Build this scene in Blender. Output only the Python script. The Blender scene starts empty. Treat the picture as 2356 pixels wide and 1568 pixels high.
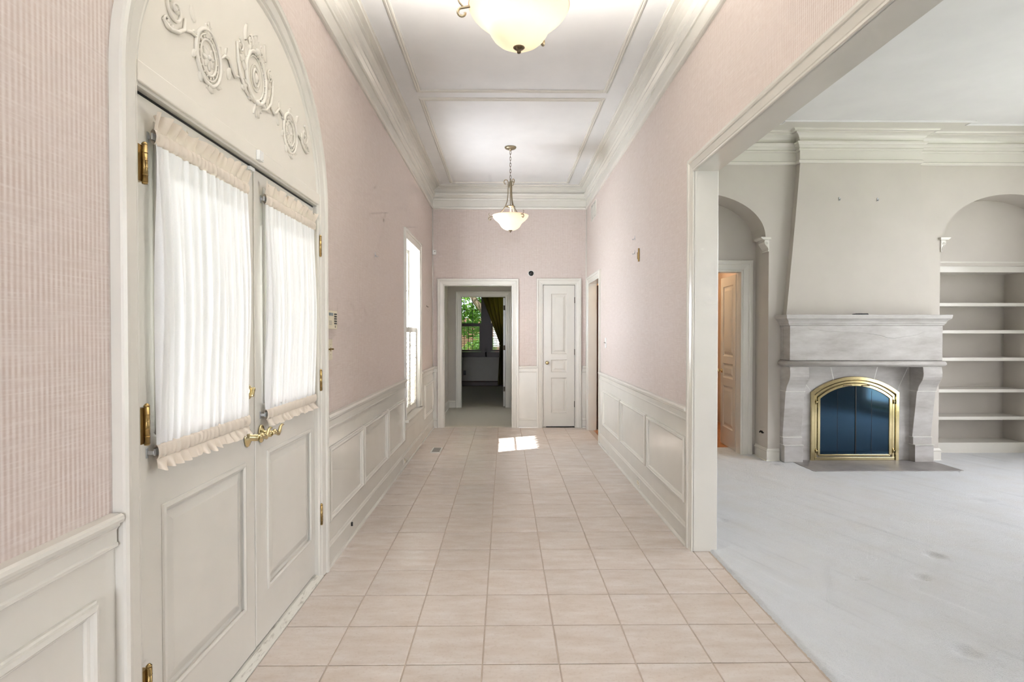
import bpy, bmesh, math, random
from mathutils import Vector, Matrix
random.seed(7)
PI = math.pi
scene = bpy.context.scene
COL = scene.collection

# ------------------------------------------------------------------ camera
CAM_H, F_PX, YAW, PITCH = 1.42, 1335.0, 0.01235, -0.0138
cam_data = bpy.data.cameras.new('camera')
cam_data.sensor_width = 36.0
cam_data.lens = 36.0 * F_PX / 2356.0
cam_data.clip_start = 0.02
cam_data.clip_end = 300
cam = bpy.data.objects.new('camera', cam_data)
cam.location = (0, 0, CAM_H)
cam.rotation_euler = (PI / 2 + PITCH, 0, -YAW)
COL.objects.link(cam)
scene.camera = cam

# ------------------------------------------------------------------ world, sun, daylight at the windows, exposure
world = bpy.data.worlds.new('world')
scene.world = world
world.use_nodes = True
wn = world.node_tree
for n in list(wn.nodes):
    wn.nodes.remove(n)
w_out = wn.nodes.new('ShaderNodeOutputWorld')
w_bg = wn.nodes.new('ShaderNodeBackground')
w_bg.inputs['Color'].default_value = (0.80, 0.90, 1.0, 1)
w_bg.inputs['Strength'].default_value = 1.8
wn.links.new(w_bg.outputs[0], w_out.inputs['Surface'])

SUN_DIR = Vector((1.045, 0.47, -1.49)).normalized()
sun_d = bpy.data.lights.new('sun', 'SUN')
sun_d.energy = 16.0
sun_d.angle = math.radians(0.53)
sun_d.color = (1.0, 0.98, 0.95)
sun = bpy.data.objects.new('sun', sun_d)
sun.rotation_euler = SUN_DIR.to_track_quat('-Z', 'Y').to_euler()
sun.location = (-8, -4, 12)
COL.objects.link(sun)


def area_light(name, loc, direction, sx, sy, power, color):
    d = bpy.data.lights.new(name, 'AREA')
    d.shape = 'RECTANGLE'
    d.size, d.size_y = sx, sy
    d.energy = power
    d.color = color
    o = bpy.data.objects.new(name, d)
    o.location = loc
    o.rotation_euler = Vector(direction).to_track_quat('-Z', 'Z').to_euler()
    COL.objects.link(o)
    return o


DAY_COOL = (1.01, 0.975, 1.03)
DAY = (0.90, 0.97, 1.09)
# daylight in the window openings and outside the hall window, plus added fill lights
area_light('fill_hall_end', (0.07, -7.06, 1.65), (0, 1, 0), 1.7, 2.3, 245, DAY)  # added fill from behind the camera, evening out the hall
area_light('daylight_living_back', (3.9, -2.06, 1.75), (0, 1, 0), 1.6, 2.2, 12, DAY_COOL)
area_light('daylight_living_side', (6.445, 3.9, 1.70), (-1, 0, 0), 2.9, 3.1, 98, DAY_COOL)
area_light('fill_vestibule', (0.66, 9.95, 1.5), (-1, 0, 0), 1.2, 1.6, 5, (1.0, 0.96, 0.90))  # added fill for the vestibule, behind an invented side window
area_light('daylight_hall_window', (-1.42, 6.845, 1.47), (1, 0, 0), 1.0, 2.0, 175, DAY)

vs = scene.view_settings
vs.view_transform = 'Standard'
vs.look = 'None'
vs.gamma = 1.0
vs.use_curve_mapping = False
vs.exposure = 0.46
scene.cycles.use_denoising = True
scene.cycles.max_bounces = 5
scene.cycles.diffuse_bounces = 3
scene.cycles.glossy_bounces = 2
scene.cycles.transmission_bounces = 3
scene.cycles.transparent_max_bounces = 6
scene.cycles.use_adaptive_sampling = True
scene.cycles.adaptive_threshold = 0.14
scene.cycles.adaptive_min_samples = 12
scene.cycles.sample_clamp_indirect = 6.0
scene.cycles.caustics_reflective = False
scene.cycles.caustics_refractive = False

# ------------------------------------------------------------------ materials
def lin(r, g=None, b=None):
    if g is None:
        r, g, b = r
    def f(c):
        c /= 255.0
        return c / 12.92 if c <= 0.04045 else ((c + 0.055) / 1.055) ** 2.4
    return (f(r), f(g), f(b), 1.0)


class NT:
    """small helper around a node tree"""
    def __init__(self, name):
        self.m = bpy.data.materials.new(name)
        self.m.use_nodes = True
        self.t = self.m.node_tree
        self.b = self.t.nodes['Principled BSDF']
        self.out = self.t.nodes['Material Output']

    def n(self, typ, **kw):
        nd = self.t.nodes.new(typ)
        for k, v in kw.items():
            setattr(nd, k, v)
        return nd

    def l(self, a, b):
        self.t.links.new(a, b)

    def val(self, node, key, v):
        node.inputs[key].default_value = v

    def pos(self):
        return self.n('ShaderNodeNewGeometry').outputs['Position']

    def noise(self, vec, scale, detail=3.0, rough=0.55):
        nd = self.n('ShaderNodeTexNoise')
        self.val(nd, 'Scale', scale)
        self.val(nd, 'Detail', detail)
        self.val(nd, 'Roughness', rough)
        if vec is not None:
            self.l(vec, nd.inputs['Vector'])
        return nd.outputs['Fac']

    def scaled(self, vec, s):
        nd = self.n('ShaderNodeVectorMath', operation='MULTIPLY')
        self.l(vec, nd.inputs[0])
        nd.inputs[1].default_value = s
        return nd.outputs[0]

    def ramp(self, fac, stops):
        nd = self.n('ShaderNodeValToRGB')
        cr = nd.color_ramp
        while len(cr.elements) > len(stops):
            cr.elements.remove(cr.elements[-1])
        while len(cr.elements) < len(stops):
            cr.elements.new(0.5)
        for e, (p, c) in zip(cr.elements, stops):
            e.position = p
            e.color = c
        self.l(fac, nd.inputs[0])
        return nd.outputs[0]

    def mix(self, fac, a, b, blend='MIX'):
        nd = self.n('ShaderNodeMixRGB', blend_type=blend)
        for key, v in (('Fac', fac), ('Color1', a), ('Color2', b)):
            if isinstance(v, (int, float, tuple)):
                nd.inputs[key].default_value = v
            else:
                self.l(v, nd.inputs[key])
        return nd.outputs[0]

    def math(self, op, a, b=None):
        nd = self.n('ShaderNodeMath', operation=op)
        for i, v in enumerate((a, b)):
            if v is None:
                continue
            if isinstance(v, (int, float)):
                nd.inputs[i].default_value = v
            else:
                self.l(v, nd.inputs[i])
        return nd.outputs[0]

    def bump(self, h, strength=0.2, dist=0.002):
        nd = self.n('ShaderNodeBump')
        nd.inputs['Strength'].default_value = strength
        nd.inputs['Distance'].default_value = dist
        self.l(h, nd.inputs['Height'])
        self.l(nd.outputs[0], self.b.inputs['Normal'])


def paint(name, rgb, rough=0.4, bump=0.05, scale=60, var=0.03):
    t = NT(name)
    p = t.pos()
    c = lin(rgb)
    f = t.noise(p, 2.5, 3)
    dark = tuple(v * (1 - var) for v in c[:3]) + (1,)
    lite = tuple(min(1, v * (1 + var)) for v in c[:3]) + (1,)
    t.l(t.ramp(f, [(0.3, dark), (0.7, lite)]), t.b.inputs['Base Color'])
    t.val(t.b, 'Roughness', rough)
    if bump:
        t.bump(t.noise(p, scale, 4), bump, 0.003)
    return t.m


def plain(name, rgb, rough=0.5, metal=0.0, var=0.05):
    t = NT(name)
    c = lin(rgb)
    f = t.noise(t.pos(), 25, 2)
    a = tuple(v * (1 - var) for v in c[:3]) + (1,)
    b = tuple(min(1, v * (1 + var)) for v in c[:3]) + (1,)
    t.l(t.ramp(f, [(0.3, a), (0.7, b)]), t.b.inputs['Base Color'])
    t.val(t.b, 'Roughness', rough)
    t.val(t.b, 'Metallic', metal)
    return t.m


MT = {}
MT['trim'] = paint('cream_trim_paint', (226, 222, 212), 0.22, 0.04, 40)
MT['door'] = paint('cream_door_paint', (221, 217, 207), 0.22, 0.05, 30)
MT['tymp'] = paint('lit_arch_paint', (236, 230, 218), 0.4, 0.05, 40)  # trim paint lightened to carry the chandelier's light on the arch
MT['wall_cream'] = paint('cream_wall_paint', (205, 198, 188), 0.55, 0.08, 120)
MT['ceiling'] = paint('white_ceiling_paint', (233, 232, 230), 0.6, 0.05, 150)
MT['white'] = plain('white_plastic', (236, 235, 230), 0.35)
MT['almond'] = plain('almond_plastic', (224, 214, 188), 0.4)
MT['black'] = plain('black_plastic', (14, 14, 15), 0.35)
MT['grille'] = plain('grey_grille', (150, 146, 138), 0.5)
MT['screen'] = plain('grey_screen', (140, 152, 156), 0.25)
MT['steel'] = plain('zinc_steel', (196, 198, 200), 0.4, 0.6)
MT['brass'] = plain('polished_brass', (216, 200, 156), 0.14, 1.0)
MT['brass_old'] = plain('antique_brass', (158, 134, 88), 0.28, 1.0)
MT['bronze'] = plain('bronze_metal', (104, 90, 70), 0.38, 0.85)
MT['pewter'] = plain('champagne_metal', (158, 146, 122), 0.35, 0.85)
MT['darkmetal'] = plain('dark_hinge_metal', (52, 42, 30), 0.4, 0.7)
MT['darkwood'] = plain('dark_stained_wood', (66, 38, 24), 0.4)
MT['soot_shade'] = plain('soot_and_shade_black', (30, 28, 27), 0.9)
MT['bark'] = plain('tree_bark', (96, 82, 66), 0.9)
MT['stonegrey'] = plain('exterior_limestone', (186, 182, 172), 0.8)
MT['brick'] = plain('exterior_brick', (120, 84, 70), 0.8)

# pink strie wallpaper: fine vertical stripes crossed by loose horizontal threads
t = NT('pink_striped_wallpaper')
p = t.pos()
sep = t.n('ShaderNodeSeparateXYZ'); t.l(p, sep.inputs[0])
u = t.math('ADD', sep.outputs[0], sep.outputs[1])
cmb = t.n('ShaderNodeCombineXYZ'); t.l(u, cmb.inputs[0]); t.l(sep.outputs[2], cmb.inputs[1])
uv = cmb.outputs[0]
wob = t.noise(t.scaled(uv, (60.0, 7.0, 1)), 1.0, 2)
ph = t.math('ADD', t.math('MULTIPLY', u, 2 * PI / 0.0158), t.math('MULTIPLY', wob, 1.6))
st = t.math('MULTIPLY_ADD', t.math('SINE', ph), 0.5); t.t.nodes[-1].inputs[2].default_value = 0.5
thr = t.noise(t.scaled(uv, (6.5, 190.0, 1)), 1.0, 3, 0.6)
thr2 = t.noise(t.scaled(uv, (260.0, 40.0, 1)), 1.0, 2, 0.6)
blot = t.noise(t.scaled(uv, (2.0, 3.0, 1)), 1.0, 3, 0.6)
cA = lin(193, 171, 159); cB = lin(227, 218, 211)
patch = t.noise(t.scaled(uv, (9.0, 14.0, 1)), 1.0, 4, 0.65)
st2 = t.mix(t.ramp(patch, [(0.40, (0, 0, 0, 1)), (0.68, (0.7, 0.7, 0.7, 1))]), st, (0.55, 0.55, 0.55, 1))
col = t.mix(st2, cA, cB)
col = t.mix(t.math('MULTIPLY', t.ramp(thr, [(0.50, (0, 0, 0, 1)), (0.72, (1, 1, 1, 1))]), 0.55), col, lin(232, 224, 217))
col = t.mix(t.math('MULTIPLY', t.ramp(thr, [(0.30, (1, 1, 1, 1)), (0.42, (0, 0, 0, 1))]), 0.35), col, lin(193, 170, 158))
col = t.mix(t.math('MULTIPLY', thr2, 0.25), col, lin(228, 214, 206))
col = t.mix(t.ramp(blot, [(0.35, (0, 0, 0, 1)), (0.7, (0.35, 0.35, 0.35, 1))]), col, lin(218, 204, 198))
linen = t.noise(t.scaled(uv, (34.0, 26.0, 1)), 1.0, 5, 0.7)
col = t.mix(t.math('MULTIPLY', t.ramp(linen, [(0.36, (1, 1, 1, 1)), (0.56, (0, 0, 0, 1))]), 0.24), col, lin(196, 177, 166))
t.l(col, t.b.inputs['Base Color'])
t.val(t.b, 'Roughness', 0.6)
t.bump(t.math('ADD', st, t.math('MULTIPLY', thr, 0.8)), 0.12, 0.001)
MT['paper'] = t.m

# ceramic floor tile, each tile with its own clouding
t = NT('pinkish_beige_ceramic_tile')
oi = t.n('ShaderNodeObjectInfo')
rv = t.n('ShaderNodeVectorMath', operation='SCALE')
rv.inputs[0].default_value = (37.0, 61.0, 13.0); t.l(oi.outputs['Random'], rv.inputs['Scale'])
pv = t.n('ShaderNodeVectorMath', operation='ADD'); t.l(t.pos(), pv.inputs[0]); t.l(rv.outputs[0], pv.inputs[1])
pv = pv.outputs[0]
n1 = t.noise(t.scaled(pv, (4.5, 13.0, 1)), 1.0, 5, 0.65)
n2 = t.noise(pv, 70, 3, 0.6)
c1 = t.ramp(n1, [(0.32, lin(210, 195, 182)), (0.52, lin(219, 207, 197)), (0.70, lin(228, 219, 212))])
c1 = t.mix(t.math('MULTIPLY', t.ramp(n2, [(0.33, (1, 1, 1, 1)), (0.45, (0, 0, 0, 1))]), 0.25), c1, lin(188, 165, 146))
val = t.n('ShaderNodeMapRange'); t.l(oi.outputs['Random'], val.inputs[0])
val.inputs['To Min'].default_value = 0.95; val.inputs['To Max'].default_value = 1.03
hs = t.n('ShaderNodeHueSaturation'); t.l(val.outputs[0], hs.inputs['Value']); t.l(c1, hs.inputs['Color'])
t.l(hs.outputs[0], t.b.inputs['Base Color'])
t.l(t.ramp(n1, [(0.3, (0.36,) * 3 + (1,)), (0.7, (0.28,) * 3 + (1,))]), t.b.inputs['Roughness'])
t.bump(t.noise(t.scaled(pv, (9.0, 30.0, 1)), 1.0, 4), 0.10, 0.002)
MT['tile'] = t.m
MT['grout'] = plain('tan_grout', (198, 182, 167), 0.85)

# cut pile carpet: grain, soft mottling and vacuum strokes where the pile lies either way
t = NT('pale_cut_pile_carpet')
p = t.pos()
g1 = t.noise(p, 240, 3, 0.7)
g2 = t.noise(p, 60, 3, 0.6)
rotv = t.n('ShaderNodeVectorRotate', rotation_type='Z_AXIS'); rotv.inputs['Angle'].default_value = math.radians(-21)
t.l(p, rotv.inputs['Vector'])
stroke = t.noise(t.scaled(rotv.outputs[0], (11.0, 0.9, 1.0)), 1.0, 4, 0.6)
lay = t.ramp(stroke, [(0.30, lin(222, 224, 226)), (0.42, lin(233, 235, 237)), (0.62, lin(235, 237, 239)), (0.78, lin(243, 245, 247))])
c = t.mix(t.math('MULTIPLY', t.ramp(g1, [(0.30, (1, 1, 1, 1)), (0.50, (0, 0, 0, 1))]), 0.40), lay, lin(196, 198, 199))
c = t.mix(t.math('MULTIPLY', t.ramp(t.noise(p, 3.0, 4), [(0.45, (0, 0, 0, 1)), (0.75, (1, 1, 1, 1))]), 0.3), c, lin(222, 217, 207))
t.l(c, t.b.inputs['Base Color'])
t.val(t.b, 'Roughness', 0.95)
t.val(t.b, 'Sheen Weight', 0.2)
t.bump(t.math('ADD', g1, t.math('MULTIPLY', g2, 0.7)), 0.6, 0.010)
MT['carpet'] = t.m

t = NT('dark_room_carpet')
t.l(t.ramp(t.noise(t.pos(), 180, 3), [(0.3, lin(184, 177, 162)), (0.7, lin(214, 207, 192))]), t.b.inputs['Base Color'])
t.val(t.b, 'Roughness', 0.95)
MT['carpet2'] = t.m

# honed limestone
t = NT('grey_limestone')
p = t.pos()
n1 = t.noise(t.scaled(p, (2.2, 2.2, 7.0)), 1.0, 6, 0.65)
n2 = t.noise(t.scaled(p, (9, 9, 14)), 1.0, 4, 0.6)
c = t.ramp(n1, [(0.28, lin(168, 162, 155)), (0.5, lin(196, 192, 187)), (0.72, lin(216, 213, 209))])
c = t.mix(t.math('MULTIPLY', n2, 0.35), c, lin(176, 171, 166))
t.l(c, t.b.inputs['Base Color'])
t.val(t.b, 'Roughness', 0.6)
t.bump(t.noise(p, 45, 5), 0.18, 0.003)
MT['stone'] = t.m
t = NT('grey_slate_hearth')
t.l(t.ramp(t.noise(t.scaled(t.pos(), (3, 3, 3)), 1.0, 5, 0.6), [(0.3, lin(136, 131, 128)), (0.7, lin(170, 166, 163))]), t.b.inputs['Base Color'])
t.val(t.b, 'Roughness', 0.5)
MT['hearth'] = t.m
MT['mortar'] = plain('pale_mortar', (236, 234, 228), 0.8)

# tinted fire glass: dark blue body with a blue mirror coat
t = NT('blue_tinted_fire_glass')
t.val(t.b, 'Base Color', (0.004, 0.012, 0.022, 1)); t.val(t.b, 'Roughness', 0.1)
gl = t.n('ShaderNodeBsdfGlossy'); gl.inputs['Color'].default_value = (0.02, 0.075, 0.14, 1); gl.inputs['Roughness'].default_value = 0.06
mx = t.n('ShaderNodeMixShader'); mx.inputs[0].default_value = 0.45
t.l(t.b.outputs[0], mx.inputs[1]); t.l(gl.outputs[0], mx.inputs[2]); t.l(mx.outputs[0], t.out.inputs['Surface'])
MT['fireglass'] = t.m

# clear window glass
t = NT('clear_window_glass')
tr = t.n('ShaderNodeBsdfTransparent'); tr.inputs['Color'].default_value = (0.98, 0.98, 0.98, 1)
gl = t.n('ShaderNodeBsdfGlossy'); gl.inputs['Roughness'].default_value = 0.02
mx = t.n('ShaderNodeMixShader'); mx.inputs[0].default_value = 0.05
t.l(tr.outputs[0], mx.inputs[1]); t.l(gl.outputs[0], mx.inputs[2]); t.l(mx.outputs[0], t.out.inputs['Surface'])
MT['glass'] = t.m

def cloth(name, rgb, trans, w):
    t = NT(name)
    p = t.pos()
    f = t.noise(t.scaled(p, (1, 400, 400)), 1.0, 2)
    c = lin(rgb)
    a = tuple(v * 0.96 for v in c[:3]) + (1,)
    col = t.ramp(f, [(0.3, a), (0.7, c)])
    t.l(col, t.b.inputs['Base Color']); t.val(t.b, 'Roughness', 0.9)
    tl = t.n('ShaderNodeBsdfTranslucent'); tl.inputs['Color'].default_value = lin(trans)
    mx = t.n('ShaderNodeMixShader'); mx.inputs[0].default_value = w
    t.l(t.b.outputs[0], mx.inputs[1]); t.l(tl.outputs[0], mx.inputs[2]); t.l(mx.outputs[0], t.out.inputs['Surface'])
    return t.m
MT['sheer'] = cloth('white_sheer_fabric', (242, 241, 239), (252, 253, 255), 0.062)
MT['ruffle'] = cloth('unlit_ruffle_fabric', (234, 222, 206), (250, 240, 225), 0.10)  # unlit look of the sheer cloth put into a creamier colour
MT['drape'] = cloth('olive_gold_drape', (92, 80, 38), (130, 110, 40), 0.22)
MT['lampglass'] = cloth('alabaster_lamp_glass', (246, 232, 222), (255, 228, 196), 0.45)

t = NT('oak_floor')
p = t.pos()
f = t.noise(t.scaled(p, (12, 1.2, 1)), 1.0, 5)
t.l(t.ramp(f, [(0.3, lin(168, 104, 58)), (0.7, lin(206, 142, 88))]), t.b.inputs['Base Color'])
t.val(t.b, 'Roughness', 0.35)
MT['oak'] = t.m
MT['warmwall'] = paint('peach_wall_paint', (226, 200, 174), 0.6)

t = NT('weathered_white_wood')
p = t.pos()
f = t.noise(t.scaled(p, (60, 9, 20)), 1.0, 5, 0.7)
t.l(t.ramp(f, [(0.3, lin(150, 142, 128)), (0.45, lin(222, 219, 208))]), t.b.inputs['Base Color'])
t.val(t.b, 'Roughness', 0.6)
MT['threshold'] = t.m

t = NT('garden_leaf')
oi = t.n('ShaderNodeObjectInfo')
f = t.noise(t.pos(), 3.5, 3)
t.l(t.ramp(f, [(0.3, lin(22, 50, 22)), (0.7, lin(84, 122, 52))]), t.b.inputs['Base Color'])
t.val(t.b, 'Roughness', 0.6)
tl = t.n('ShaderNodeBsdfTranslucent'); tl.inputs['Color'].default_value = lin(140, 190, 70)
mx = t.n('ShaderNodeMixShader'); mx.inputs[0].default_value = 0.35
t.l(t.b.outputs[0], mx.inputs[1]); t.l(tl.outputs[0], mx.inputs[2]); t.l(mx.outputs[0], t.out.inputs['Surface'])
MT['leaf'] = t.m
t = NT('lawn')
t.l(t.ramp(t.noise(t.pos(), 5, 5), [(0.3, lin(70, 100, 44)), (0.7, lin(120, 146, 76))]), t.b.inputs['Base Color'])
t.val(t.b, 'Roughness', 0.95)
MT['lawn'] = t.m

# ------------------------------------------------------------------ geometry helpers
WORLD = {}


def wl(o):
    return WORLD.get(o.name, Vector((0, 0, 0))) if o is not None else Vector((0, 0, 0))


def link(o, parent=None, loc=(0, 0, 0)):
    COL.objects.link(o)
    o.location = Vector(loc) - wl(parent)
    WORLD[o.name] = Vector(loc)
    if parent is not None:
        o.parent = parent
    return o


def tag(o, label=None, cat=None, group=None, kind=None):
    if label: o['label'] = label
    if cat: o['category'] = cat
    if group: o['group'] = group
    if kind: o['kind'] = kind
    return o


def thing(name, loc, label, cat, group=None, kind=None):
    o = bpy.data.objects.new(name, None)
    o.empty_display_size = 0.05
    link(o, None, loc)
    return tag(o, label, cat, group, kind)


class MB:
    def __init__(self):
        self.v, self.f, self.sm = [], [], []

    def add(self, verts, faces, smooth=False):
        b = len(self.v)
        self.v += [tuple(x) for x in verts]
        self.f += [tuple(b + i for i in f) for f in faces]
        self.sm += [smooth] * len(faces)
        return self

    def box(self, x0, x1, y0, y1, z0, z1, mp=None):
        c = [(x, y, z) for x in (x0, x1) for y in (y0, y1) for z in (z0, z1)]
        if mp: c = [mp(*q) for q in c]
        return self.add(c, [(0, 1, 3, 2), (4, 6, 7, 5), (0, 4, 5, 1), (2, 3, 7, 6), (0, 2, 6, 4), (1, 5, 7, 3)])

    def quad(self, a, b, c, d):
        return self.add([a, b, c, d], [(0, 1, 2, 3)])

    def prism(self, poly, mp, h0, h1, smooth=False):
        n = len(poly)
        vs_ = [mp(a, b, h0) for a, b in poly] + [mp(a, b, h1) for a, b in poly]
        fs = [tuple(range(n)), tuple(range(2 * n - 1, n - 1, -1))]
        self.add(vs_, fs)
        b = len(self.v) - 2 * n
        for i in range(n):
            j = (i + 1) % n
            self.f.append((b + i, b + j, b + n + j, b + n + i)); self.sm.append(smooth)
        return self

    def sweep(self, path, prof, mp, closed=False, caps=True, smooth=False):
        n = len(path)
        st = []
        for i, (a, b) in enumerate(path):
            def d(p, q):
                l = math.hypot(q[0] - p[0], q[1] - p[1]) or 1e-9
                return ((q[0] - p[0]) / l, (q[1] - p[1]) / l)
            pr = d(path[i - 1], path[i]) if (closed or i > 0) else None
            nx = d(path[i], path[(i + 1) % n]) if (closed or i < n - 1) else None
            if pr is None: pr = nx
            if nx is None: nx = pr
            n0, n1 = (-pr[1], pr[0]), (-nx[1], nx[0])
            k = 1 + n0[0] * n1[0] + n0[1] * n1[1]
            m = ((n0[0] + n1[0]) / k, (n0[1] + n1[1]) / k)
            st.append([mp(a + m[0] * o, b + m[1] * o, h) for o, h in prof])
        np_ = len(prof)
        base = len(self.v)
        for s in st: self.v += [tuple(x) for x in s]
        for i in range(n if closed else n - 1):
            j = (i + 1) % n
            for k in range(np_):
                l = (k + 1) % np_
                self.f.append((base + i * np_ + k, base + i * np_ + l, base + j * np_ + l, base + j * np_ + k)); self.sm.append(smooth)
        if caps and not closed:
            self.f.append(tuple(base + k for k in range(np_))); self.sm.append(False)
            self.f.append(tuple(base + (n - 1) * np_ + k for k in range(np_ - 1, -1, -1))); self.sm.append(False)
        return self

    def lathe(self, prof, c, axis='Z', n=24, a0=0.0, smooth=True, sy=1.0):
        base = len(self.v)
        np_ = len(prof)
        for i in range(n):
            a = a0 + 2 * PI * i / n
            for r, h in prof:
                x, y = r * math.cos(a), r * math.sin(a) * sy
                if axis == 'Z': q = (c[0] + x, c[1] + y, c[2] + h)
                elif axis == 'X': q = (c[0] + h, c[1] + x, c[2] + y)
                else: q = (c[0] + x, c[1] + h, c[2] + y)
                self.v.append(q)
        for i in range(n):
            j = (i + 1) % n
            for k in range(np_ - 1):
                self.f.append((base + i * np_ + k, base + j * np_ + k, base + j * np_ + k + 1, base + i * np_ + k + 1)); self.sm.append(smooth)
        return self

    def tube(self, pts, r, n=8, smooth=True, caps=True, closed=False):
        pts = [Vector(p) for p in pts]
        m = len(pts)
        rs = r if isinstance(r, (list, tuple)) else [r] * m
        base = len(self.v)
        up = None
        for i in range(m):
            if closed:
                tdir = (pts[(i + 1) % m] - pts[i - 1])
            else:
                tdir = pts[min(i + 1, m - 1)] - pts[max(i - 1, 0)]
            if tdir.length < 1e-9: tdir = Vector((0, 0, 1))
            tdir.normalize()
            if up is None:
                up = Vector((0, 0, 1)) if abs(tdir.z) < 0.9 else Vector((1, 0, 0))
            s = tdir.cross(up)
            if s.length < 1e-6: s = tdir.cross(Vector((0.3, 1, 0.2)))
            s.normalize(); up = s.cross(tdir).normalized()
            for k in range(n):
                a = 2 * PI * k / n
                self.v.append(tuple(pts[i] + (s * math.cos(a) + up * math.sin(a)) * rs[i]))
        for i in range(m if closed else m - 1):
            j = (i + 1) % m
            for k in range(n):
                l = (k + 1) % n
                self.f.append((base + i * n + k, base + i * n + l, base + j * n + l, base + j * n + k)); self.sm.append(smooth)
        if caps and not closed:
            self.f.append(tuple(base + k for k in range(n - 1, -1, -1))); self.sm.append(False)
            self.f.append(tuple(base + (m - 1) * n + k for k in range(n))); self.sm.append(False)
        return self

    def ball(self, c, r, n=12, sx=1, sy=1, sz=1):
        base = len(self.v); m = max(4, n // 2)
        for i in range(m + 1):
            th = PI * i / m
            for k in range(n):
                a = 2 * PI * k / n
                self.v.append((c[0] + sx * r * math.sin(th) * math.cos(a), c[1] + sy * r * math.sin(th) * math.sin(a), c[2] + sz * r * math.cos(th)))
        for i in range(m):
            for k in range(n):
                l = (k + 1) % n
                self.f.append((base + i * n + k, base + i * n + l, base + (i + 1) * n + l, base + (i + 1) * n + k)); self.sm.append(True)
        return self

    def mesh(self, name, off=Vector((0, 0, 0)), recalc=True):
        me = bpy.data.meshes.new(name)
        me.from_pydata([(x - off.x, y - off.y, z - off.z) for x, y, z in self.v], [], self.f)
        me.polygons.foreach_set('use_smooth', self.sm)
        bm = bmesh.new(); bm.from_mesh(me)
        bmesh.ops.remove_doubles(bm, verts=bm.verts, dist=1e-6)
        if recalc: bmesh.ops.recalc_face_normals(bm, faces=bm.faces)
        bm.to_mesh(me); bm.free()
        return me

    def build(self, name, mat, parent=None, bevel=0.0, loc=None, seg=2, kind=None, label=None):
        if loc is None:
            loc = wl(parent) if parent is not None else (0, 0, 0)
        loc = Vector(loc)
        me = self.mesh(name, loc)
        o = bpy.data.objects.new(name, me)
        me.materials.append(MT[mat] if isinstance(mat, str) else mat)
        link(o, parent, loc)
        if bevel:
            b = o.modifiers.new('bevel', 'BEVEL'); b.width = bevel; b.segments = seg; b.limit_method = 'ANGLE'; b.angle_limit = math.radians(40)
        if kind: o['kind'] = kind
        if label: o['label'] = label
        return o


def copy_tree(o, loc, parent=None):
    c = o.copy(); COL.objects.link(c)
    if parent is None:
        c.location = loc
    else:
        c.parent = parent
    for ch in o.children:
        copy_tree(ch, None, c)
    return c


def struct(name, mb, mat, label, cat, bevel=0.0, **kw):
    o = mb.build(name, mat, None, bevel, **kw)
    return tag(o, label, cat, None, 'structure')


# ------------------------------------------------------------------ dimensions of the place
XL, XR, YF, YB = -1.083, 1.226, 8.70, -7.0
ZC = 3.606
LX0, LX1, LYB, LYF = 1.366, 6.38, -2.0, 6.37
XC = 3.865                       # centre line of the fireplace
LEFT = lambda a, b, h: (XL + h, a, b)
RIGHT = lambda a, b, h: (XR - h, a, b)
FAR = lambda a, b, h: (a, YF - h, b)
PLAN = lambda a, b, h: (a, b, h)

# ------------------------------------------------------------------ hall: walls, ceiling
m = MB()
m.box(XL - 0.17, XL, YB - 0.1, 1.70, -0.1, ZC)
m.box(XL - 0.17, XL, 1.70, 3.372, 2.175, ZC)
m.box(XL - 0.17, XL, 3.372, 6.34, -0.1, ZC)
m.box(XL - 0.17, XL, 6.34, 7.345, -0.1, 0.475)
m.box(XL - 0.17, XL, 6.34, 7.345, 2.46, ZC)
m.box(XL - 0.17, XL, 7.345, YF + 0.1, -0.1, ZC)
wall_left = struct('wall_left', m, 'paper', 'pink striped wallpapered wall holding the arched entry doors', 'wall')
m = MB()
OPY0, OPY1, OPZ = -0.8, 3.74, 2.463
m.box(XR, XR + 0.07, YB - 0.1, OPY0 - 0.02, -0.1, ZC)
m.box(XR, XR + 0.07, OPY0 - 0.02, OPY1 + 0.02, OPZ + 0.02, ZC)
m.box(XR, XR + 0.07, OPY1 + 0.02, 7.49, -0.1, ZC)
m.box(XR, XR + 0.07, 7.49, 8.45, 2.15, ZC)
m.box(XR, XR + 0.07, 8.45, YF + 0.1, -0.1, ZC)
wall_right = struct('wall_right', m, 'paper', 'pink striped wallpapered wall beside the wide cased opening', 'wall')
m = MB()
m.box(XL - 0.17, -0.924, YF, YF + 0.12, -0.1, ZC)
m.box(-0.924, 0.121, YF, YF + 0.12, 2.145, ZC)
m.box(0.121, 0.55, YF, YF + 0.12, -0.1, ZC)
m.box(0.55, 1.072, YF, YF + 0.12, 2.16, ZC)
m.box(1.072, XR + 0.07, YF, YF + 0.12, -0.1, ZC)
wall_far = struct('wall_far', m, 'paper', 'pink wallpapered end wall with the dark doorway and closet door', 'wall')
m = MB()
m.box(XL - 0.17, -0.8, YB - 0.14, YB, -0.1, ZC).box(0.94, XR + 0.07, YB - 0.14, YB, -0.1, ZC)
m.box(-0.8, 0.94, YB - 0.14, YB, 2.8, ZC).box(-0.8, 0.94, YB - 0.14, YB, -0.1, 0.45)
struct('wall_back', m, 'paper', 'pink wallpapered wall behind the camera', 'wall')
m = MB(); m.box(XL - 0.17, XR + 0.10, YB - 0.14, YF + 0.12, ZC, ZC + 0.15)
ceiling = struct('ceiling', m, 'ceiling', 'white hall ceiling with two moulded panels', 'ceiling')

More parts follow.
